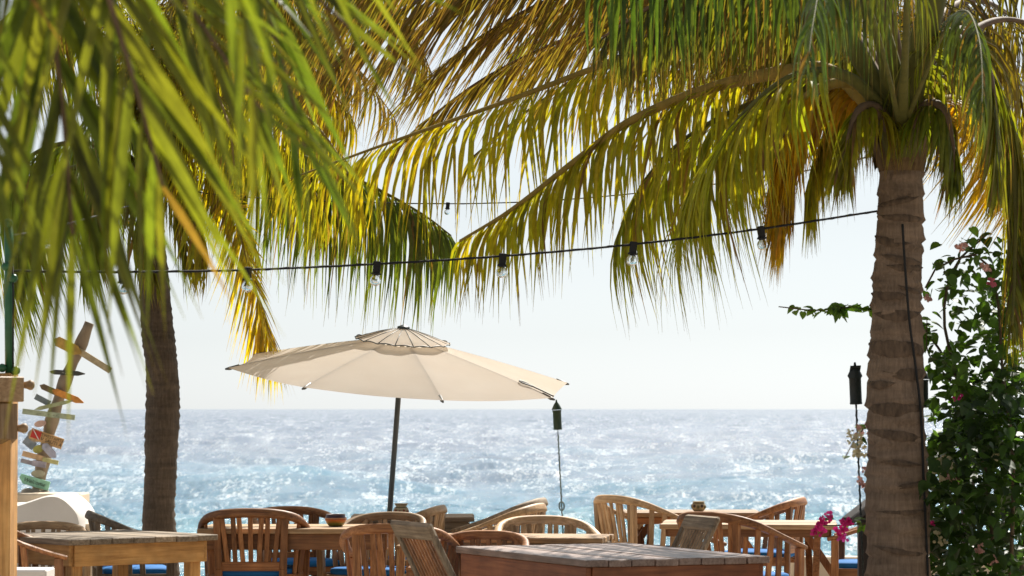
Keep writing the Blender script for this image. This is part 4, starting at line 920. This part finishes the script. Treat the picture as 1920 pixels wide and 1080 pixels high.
# ------------------------------------------------------------------ wooden post and green pole on the left
def post():
    D = 13.8; s = F / D; q = lambda x: (x - 960) / s
    zt = lambda y: P(30, y, D).z
    t = thing('wooden_post', 'thick orange wooden post with bracket blocks at the left edge', 'post', (q(-14), D, 0))
    o = (q(-14), D, 0)
    mb = MB(); mb.box((q(-14), D, zt(700) / 2), (84 / s, 84 / s, zt(700)), bev=.006); obj('shaft', mb, 'pine_z', t, off=o)
    rot = Euler((0, 0, math.radians(-38)))
    mb = MB(); mb.box((q(4), D - .10, zt(730)), (.17, .17, 47 / s), rot, .005); obj('beam_end', mb, 'pale_y', t, off=o)
    mb = MB(); zz0, zz1 = zt(848), zt(757); m = rot.to_matrix(); cx = Vector((q(-4), D - .09, 0)); vs = []
    for zc, k in ((zz1, 1), (zz1 - .16, 1), (zz0, .55)):
        for i, j in ((-1, -1), (1, -1), (1, 1), (-1, 1)):
            v = m @ Vector((i * .075 * (k if i > 0 else 1), j * .075, 0)); vs.append((cx.x + v.x, cx.y + v.y, zc - (0 if k == 1 or i < 0 else -.04)))
    fs = [(0, 3, 2, 1)[::-1], (8, 9, 10, 11)[::-1]]
    for r in range(2):
        for k in range(4): fs.append((r * 4 + k, r * 4 + (k + 1) % 4, (r + 1) * 4 + (k + 1) % 4, (r + 1) * 4 + k))
    mb.add(vs, fs); obj('bracket', mb, 'pale_z', t, off=o)
    for y, x in ((722, 56), (803, 44)):
        mb = MB(); p = P(x, y, D - .06); m4 = Matrix.Translation(p) @ Matrix.Rotation(math.pi / 2, 4, 'Y'); mb.lathe([(.012, -.04), (.018, -.012), (.024, 0), (.022, .012), (.012, .02), (.001, .022)], 16, m4); obj('peg', mb, 'pale_x', t, True, off=o)
    # green pole standing on the beam
    g = thing('green_pole', 'green painted pole with round knobs above the left wooden post', 'pole', (q(18), D - .06, zt(702)))
    o2 = (q(18), D - .06, zt(702))
    mb = MB(); mb.tube([P(18, 702, D - .06), P(17, 600, D - .06), P(17, 480, D - .06), P(16, 415, D - .06)], .021, 14); obj('shaft', mb, 'green_paint', g, True, off=o2)
    for x, y in ((4, 690), (30, 695), (11, 500), (25, 522), (16, 418)):
        mb = MB(); p = P(x, y, D - .085); mb.lathe([(.001, -.020)] + [(.0205 * math.sin(a), -.0205 * math.cos(a)) for a in np.linspace(.25, 2.9, 9)] + [(.001, .0205)], 14, Matrix.Translation(p)); obj('knob', mb, 'green_paint', g, True, off=o2)
    mb = MB(); mb.tube([P(24.5, 704, D - .09), P(25, 560, D - .09), P(24, 500, D - .09)], .004, 6); obj('wire', mb, 'rubber', g, True, off=o2)
post()

# ------------------------------------------------------------------ signpost
def text_mesh(txt, size, shear=0):
    cu = bpy.data.curves.new('t', 'FONT'); cu.body = txt; cu.size = size; cu.align_x = 'CENTER'; cu.align_y = 'CENTER'; cu.shear = shear; cu.resolution_u = 2
    ob = bpy.data.objects.new('t', cu); C.objects.link(ob); dg = bpy.context.evaluated_depsgraph_get(); me = bpy.data.meshes.new_from_object(ob.evaluated_get(dg))
    bpy.data.objects.remove(ob); bpy.data.curves.remove(cu); return me
def signpost():
    D = 24.9; s = F / D
    pts = Q((72, 930, D), (76, 890, D), (84, 850, D), (97, 790, D), (122, 715, D), (150, 650, D), (168, 605, D)); foot = Vector((P(66, 930, D).x, D, 0))
    t = thing('signpost', 'leaning driftwood signpost covered in small colourful painted boards', 'signpost', foot)
    c = spline([foot, pts[0]] + pts[1:], 40); mb = MB(); mb.tube(c, [.062 + .008 * math.sin(i * 1.1) - .014 * i / 39 for i in range(40)], 14); obj('pole', mb, 'driftwood', t, True, off=foot)
    def plank(x0, y0, x1, y1, hpx, col, name, point=None, dy=-.085, txt=None, tcol='ink', tsize=.5, shear=0, rough=.7, kind=None):
        a, b = P(x0, y0, D + dy), P(x1, y1, D + dy); L = (b - a).length; h = hpx / s; ex = (b - a).normalized(); ez = Vector((0, -1, 0)).cross(ex) * -1
        if ez.z < 0: ez = -ez
        cen = (a + b) / 2; out = [(-L / 2, -h / 2), (L / 2, -h / 2), (L / 2, h / 2), (-L / 2, h / 2)]
        if point == 'left': out = [(-L / 2, h * .05), (-L / 2 + h * .55, -h / 2), (L / 2, -h / 2), (L / 2, h / 2), (-L / 2 + h * .1, h / 2)]
        if point == 'both': out = [(-L / 2, 0), (-L * .36, -h / 2), (L * .3, -h / 2), (L / 2, -h * .1), (L / 2, h * .1), (L * .3, h / 2), (-L * .36, h / 2)]
        if point == 'round': out = [(L / 2 * math.cos(q), h / 2 * math.sin(q)) for q in np.linspace(0, 2 * math.pi, 14)[:-1]]
        n = len(out); vs = [cen + ex * x + ez * z + Vector((0, yy, 0)) for yy in (0, .022) for x, z in out]
        fs = [tuple(range(n)), tuple(range(n, 2 * n))[::-1]] + [(k, n + k, n + (k + 1) % n, (k + 1) % n) for k in range(n)]
        mb = MB(); mb.add(vs, fs); mn = 'sign_%s_%d_%d' % (name, x0, y0); flat(mn, col, rough, .3)
        o = obj('sign_board', mb, mn, t, off=foot); tag(o, name.replace('_', ' ') + ' board')
        if txt:
            me = text_mesh(txt, h * tsize, shear); m = Matrix((ex, ez, Vector((0, -1, 0)))).transposed().to_4x4(); m.translation = cen + Vector((0, -.004, 0)) - foot
            me.transform(m); me.materials.append(M[tcol]); l = bpy.data.objects.new('lettering', me); C.objects.link(l); l.parent = o
        return o, cen, ex, ez, L, h
    plank(100, 636, 152, 662, 19, (.42, .26, .06), 'ochre', 'both'); plank(146, 657, 207, 695, 12, (.40, .32, .20), 'tan', dy=-.07)
    plank(92, 697, 159, 701, 9, (.05, .05, .045), 'black', 'both', txt='~ . ~ -', tcol='chalk', tsize=.8)
    plank(74, 722, 118, 742, 11, (.16, .11, .06), 'brown', 'both'); plank(96, 731, 156, 755, 12, (.55, .22, .04), 'orange', 'both', dy=-.1)
    plank(66, 743, 93, 757, 11, (.16, .19, .20), 'slate'); plank(64, 768, 137, 751, 7, (.34, .36, .20), 'pale_green', 'both', dy=-.1)
    plank(42, 771, 140, 783, 10, (.34, .38, .26), 'sage', txt='. - - . - . - - .', tsize=.9, dy=-.105)
    plank(64, 797, 86, 792, 12, (.55, .36, .30), 'pink', 'round')
    plank(52, 812, 80, 822, 24, (.36, .30, .24), 'rim', 'round', dy=-.09)
    o, cen, ex, ez, L, h = plank(57, 812, 117, 833, 20, (.50, .30, .13), 'dive_flag', dy=-.105, txt=None)
    for (u0, u1, z0, z1, mt, dy) in ((-.47, -.18, -.34, .42, 'flag_red', .003),):
        vs = [cen + ex * (L * u) + ez * (h * z) - Vector((0, dy, 0)) - foot for u, z in ((u0, z0), (u1, z0), (u1, z1), (u0, z1))]
        obj('flag_patch', MB().add(vs, [(0, 1, 2, 3)]), mt, o)
    vs = [cen + ex * (L * u) + ez * (h * z) - Vector((0, .005, 0)) - foot for u, z in ((-.47, .42), (-.44, .42), (-.18, -.34), (-.22, -.34))]
    obj('flag_stripe', MB().add(vs, [(0, 1, 2, 3)]), 'chalk', o)
    for txt, zz, sz in (('TWESTAMTA', .22, .38), ('V SAUTI A', -.16, .46)):
        me = text_mesh(txt, h * sz); m = Matrix((ex, ez, Vector((0, -1, 0)))).transposed().to_4x4(); m.translation = cen + ex * (L * .17) + ez * (h * zz) + Vector((0, -.004, 0)) - foot
        me.transform(m); me.materials.append(M['ink']); l = bpy.data.objects.new('lettering', me); C.objects.link(l); l.parent = o
    plank(46, 823, 64, 838, 16, (.20, .23, .26), 'blue_grey'); plank(62, 846, 80, 838, 15, (.34, .32, .08), 'green_and_yellow', 'round', dy=-.11)
    plank(80, 832, 104, 858, 14, (.34, .34, .42), 'lilac', 'both', dy=-.125)
    plank(42, 850, 84, 861, 10, (.55, .36, .20), 'peach', dy=-.09); plank(80, 861, 109, 868, 8, (.42, .40, .18), 'yellow_green', dy=-.1)
    plank(39, 863, 62, 869, 8, (.26, .24, .27), 'grey', txt='- -', dy=-.08); plank(60, 868, 86, 872, 11, (.36, .33, .38), 'mauve', dy=-.1)
    plank(58, 888, 84, 888, 14, (.36, .34, .24), 'mossy', 'round', dy=-.1)
    plank(36, 896, 92, 912, 17, (.26, .52, .38), 'mint_green_arrow', 'left', dy=-.115, txt='Welcome', tsize=.62, shear=.35)
    for x, y, r in ((52, 922, 9), (66, 923, 8), (84, 924, 7)):
        mb = MB(); p = P(x, y, D - .1); mb.lathe([(r / s * math.sin(a) * 1.4, -r / s * math.cos(a) * .8) for a in np.linspace(.1, 3.04, 7)], 9, Matrix.Translation(p)); obj('stone', mb, 'stone', t, True, off=foot)
flat('ink', (.02, .018, .015)); flat('chalk', (.65, .62, .56)); flat('flag_red', (.42, .03, .02))
signpost()

# ------------------------------------------------------------------ stair railing
def railing():
    D = 16.6; a, b = P(1588, 978, D), P(1830, 786, D + .9); foot = P(1618, 1080, D); foot = Vector((foot.x, D, 0))
    t = thing('stair_railing', 'dark brown sloping stair railing behind the big palm trunk', 'railing', foot)
    mb = MB(); mb.bar(a, b, .07, .045, (0, 0, 1), .006); obj('handrail', mb, 'dark_wood', t, off=foot)
    a2, b2 = P(1690, 1140, D), P(1905, 965, D + .9)
    mb = MB(); mb.bar(a2, b2, .05, .04, (0, 0, 1), .005); obj('lower_rail', mb, 'dark_wood', t, off=foot)
    for px, k in ((1619, .13), (1815, .93)):
        q = a.lerp(b, k); mb = MB(); mb.box((q.x, q.y, (q.z - .02) / 2), (.075, .075, q.z - .02), bev=.005); obj('post', mb, 'dark_wood', t, off=foot)
railing()

# ------------------------------------------------------------------ bougainvillea
HEART = [(0, 0), (.22, -.05), (.42, .10), (.50, .34), (.40, .62), (.18, .88), (0, 1.05), (-.18, .88), (-.40, .62), (-.50, .34), (-.42, .10), (-.22, -.05)]
class Bush:
    def __init__(s, name, label, base): s.base = Vector(base); s.t = thing(name, label, 'shrub', s.base); s.items = []
    def stem(s, pts, r):
        c = spline(pts, 26); mb = MB(); mb.tube(c, [lerp(r, r * .35, i / 25) for i in range(26)], 6); obj('stem', mb, 'stem', s.t, True, off=s.base); return c
    def leaf(s, p, size, col):
        a = rnd(0, 6.28); el_ = rnd(-1.1, .5); d = Vector((math.cos(a) * math.cos(el_), math.sin(a) * math.cos(el_), math.sin(el_)))
        n = (Vector((rnd(-.6, .6), rnd(-.9, .3), 1)).normalized()); x = d.cross(n).normalized(); n = x.cross(d); f = rnd(.1, .5)
        vs = [p + x * (u * size * .9) + d * (v * size) + n * (abs(u) * size * f - v * v * size * .22) for u, v in HEART] + [p + d * (.45 * size) - n * (.05 * size)]
        m = len(HEART); fs = [(k, (k + 1) % m, m) for k in range(m)]; k = rnd(.55, 1.5) * (1.6 if random.random() < .12 else 1)
        x_, y_, dd = proj(p); q = size * size * (F / dd) ** 2 if (-10 < x_ < 1930 and 0 < y_ < 1090) else 0
        s.items.append((q, vs, fs, [tuple(c * k for c in col)] * len(vs)))
    def flower(s, p, size, col):
        vs, fs = [], []
        for j in range(3):
            a = j * 2.09 + rnd(-.3, .3); up = Vector((rnd(-.5, .5), rnd(-1, -.2), rnd(-.5, .5))).normalized(); x = up.orthogonal().normalized(); y = up.cross(x)
            d = (x * math.cos(a) + y * math.sin(a) + up * .7).normalized(); w_ = up.cross(d).normalized(); o = len(vs)
            out = [(0, 0), (.35, .25), (.5, .55), (.3, .9), (0, 1.1), (-.3, .9), (-.5, .55), (-.35, .25)]
            vs += [p + w_ * (u * size) + d * (v * size) + up * (abs(u) * size * .4) for u, v in out] + [p + d * (.55 * size)]
            fs += [(o + k, o + (k + 1) % 8, o + 8) for k in range(8)]
        k = rnd(.8, 1.15); me = colour_mesh('bract', [v - s.base for v in vs], fs, [tuple(c * k for c in col)] * len(vs), 'bract')
        o = bpy.data.objects.new('bract', me); C.objects.link(o); o.parent = s.t
    def along(s, c, n, size, col, spread=.03, f0=0, f1=1):
        for i in range(n):
            q = c[int(lerp(f0, f1, random.random()) * (len(c) - 1))]; s.leaf(q + Vector((rnd(-1, 1), rnd(-1, 1), rnd(-1, 1))) * spread, size * rnd(.7, 1.2), col)
    def finish(s, keep=290):
        s.items.sort(key=lambda q: -q[0] * random.uniform(.8, 1.2)); b = s.base
        for q, vs, fs, cs in s.items[:keep]:
            me = colour_mesh('leaf', [v - b for v in vs], fs, cs, 'bush_leaf'); o = bpy.data.objects.new('leaf', me); C.objects.link(o); o.parent = s.t
        V, Fc, K = [], [], []
        for q, vs, fs, cs in s.items[keep:]:
            o = len(V); V += [v - b for v in vs]; Fc += [tuple(i + o for i in f) for f in fs]; K += cs
        me = colour_mesh('foliage', V, Fc, K, 'bush_leaf'); o = bpy.data.objects.new('foliage', me); C.objects.link(o); o.parent = s.t; tag(o, kind='stuff')
bb = P(1880, 1000, 15.4); bb = Vector((bb.x, 15.4, 0))
B = Bush('bougainvillea', 'dark leafy bougainvillea with pink and cream flowers beside the big palm', bb)
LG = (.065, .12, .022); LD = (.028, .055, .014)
st = lambda *q: [P(*a) for a in q]
S1 = B.stem([bb] + st((1850, 900, 15.4), (1800, 720, 15.5), (1770, 600, 15.5), (1790, 500, 15.6), (1850, 440, 15.7)), .016)
S2 = B.stem(st((1800, 720, 15.5), (1750, 640, 15.45), (1690, 592, 15.4), (1600, 577, 15.35), (1530, 582, 15.3), (1460, 575, 15.25)), .008)
S3 = B.stem(st((1780, 1060, 15.6), (1700, 1000, 15.5), (1640, 982, 15.4), (1580, 985, 15.35), (1535, 985, 15.3)), .008)
S4 = B.stem(st((1800, 900, 15.6), (1720, 860, 15.5), (1640, 800, 15.4), (1610, 815, 15.35), (1582, 862, 15.3)), .007)
S5 = B.stem([bb] + st((1900, 900, 15.0), (1880, 700, 15.1), (1870, 560, 15.3), (1840, 480, 15.4), (1760, 500, 15.5), (1735, 540, 15.5)), .014)
S6 = B.stem(st((1830, 760, 15.5), (1770, 700, 15.4), (1740, 660, 15.35), (1738, 600, 15.3)), .007)
S7 = B.stem([bb] + st((1940, 850, 15.8), (1930, 650, 15.9), (1900, 520, 15.9)), .014)
B.along(S2, 64, .078, (.16, .27, .06), .016, .28, .80); B.along(S2, 26, .044, (.16, .26, .05), .012, .74, 1)
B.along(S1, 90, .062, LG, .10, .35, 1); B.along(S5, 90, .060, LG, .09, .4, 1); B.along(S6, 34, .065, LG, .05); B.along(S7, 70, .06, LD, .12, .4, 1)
B.along(S3, 16, .05, LG, .03, .5, 1); B.along(S4, 20, .055, LG, .03, .4, 1)
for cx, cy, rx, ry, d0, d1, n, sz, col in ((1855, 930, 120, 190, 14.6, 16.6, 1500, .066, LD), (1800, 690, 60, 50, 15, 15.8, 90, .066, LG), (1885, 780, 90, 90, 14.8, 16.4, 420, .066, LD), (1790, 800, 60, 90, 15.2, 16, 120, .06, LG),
                                           (1770, 1040, 50, 70, 15.2, 16.2, 180, .06, LD), (1905, 650, 40, 60, 15.2, 16, 60, .06, LG), (1760, 900, 40, 90, 15.3, 16, 70, .06, LG), (1830, 600, 50, 60, 15.2, 15.9, 50, .064, LG), (1885, 560, 45, 120, 15.2, 16.2, 170, .062, LG), (1800, 520, 50, 60, 15.3, 15.9, 36, .06, LG)):
    for i in range(n):
        a = rnd(0, 6.28); r = random.random() ** .55; B.leaf(P(cx + rx * r * math.cos(a), min(1250, cy + ry * r * math.sin(a)), rnd(d0, d1)), sz * rnd(.7, 1.2), col)
PINK = (.62, .03, .22); CREAM = (.62, .58, .38); BLUSH = (.60, .36, .32)
for x, y, n, col, rad in ((1536, 992, 9, PINK, 12), (1548, 972, 6, PINK, 10), (1583, 983, 6, PINK, 10), (1572, 1000, 5, PINK, 8), (1592, 978, 4, PINK, 8), (1580, 1008, 3, (.66, .10, .45), 6),
                          (1600, 822, 8, CREAM, 16), (1612, 845, 6, CREAM, 10), (1618, 808, 5, BLUSH, 10), (1617, 905, 4, BLUSH, 9), (1622, 880, 3, BLUSH, 6),
                          (1772, 866, 6, CREAM, 14), (1760, 890, 4, CREAM, 10), (1785, 905, 4, BLUSH, 10), (1870, 850, 5, CREAM, 10), (1762, 1012, 5, CREAM, 10), (1862, 1052, 6, BLUSH, 12), (1835, 1030, 4, BLUSH, 10),
                          (1795, 742, 4, PINK, 7), (1845, 500, 5, BLUSH, 10), (1855, 530, 4, (.55, .14, .20), 8), (1800, 470, 5, BLUSH, 12), (1740, 560, 3, BLUSH, 6), (1745, 985, 3, PINK, 7)):
    for i in range(int(n * 1.5)): B.flower(P(x + rnd(-rad, rad), y + rnd(-rad, rad), 15.15 + rnd(-.05, .05)), .020 * rnd(.7, 1.2), col)
B.finish()
for o in bpy.data.objects:                      # names carry Blender's own suffixes only
    if o.type == 'MESH' and o.data.users == 1: o.data.name = o.name
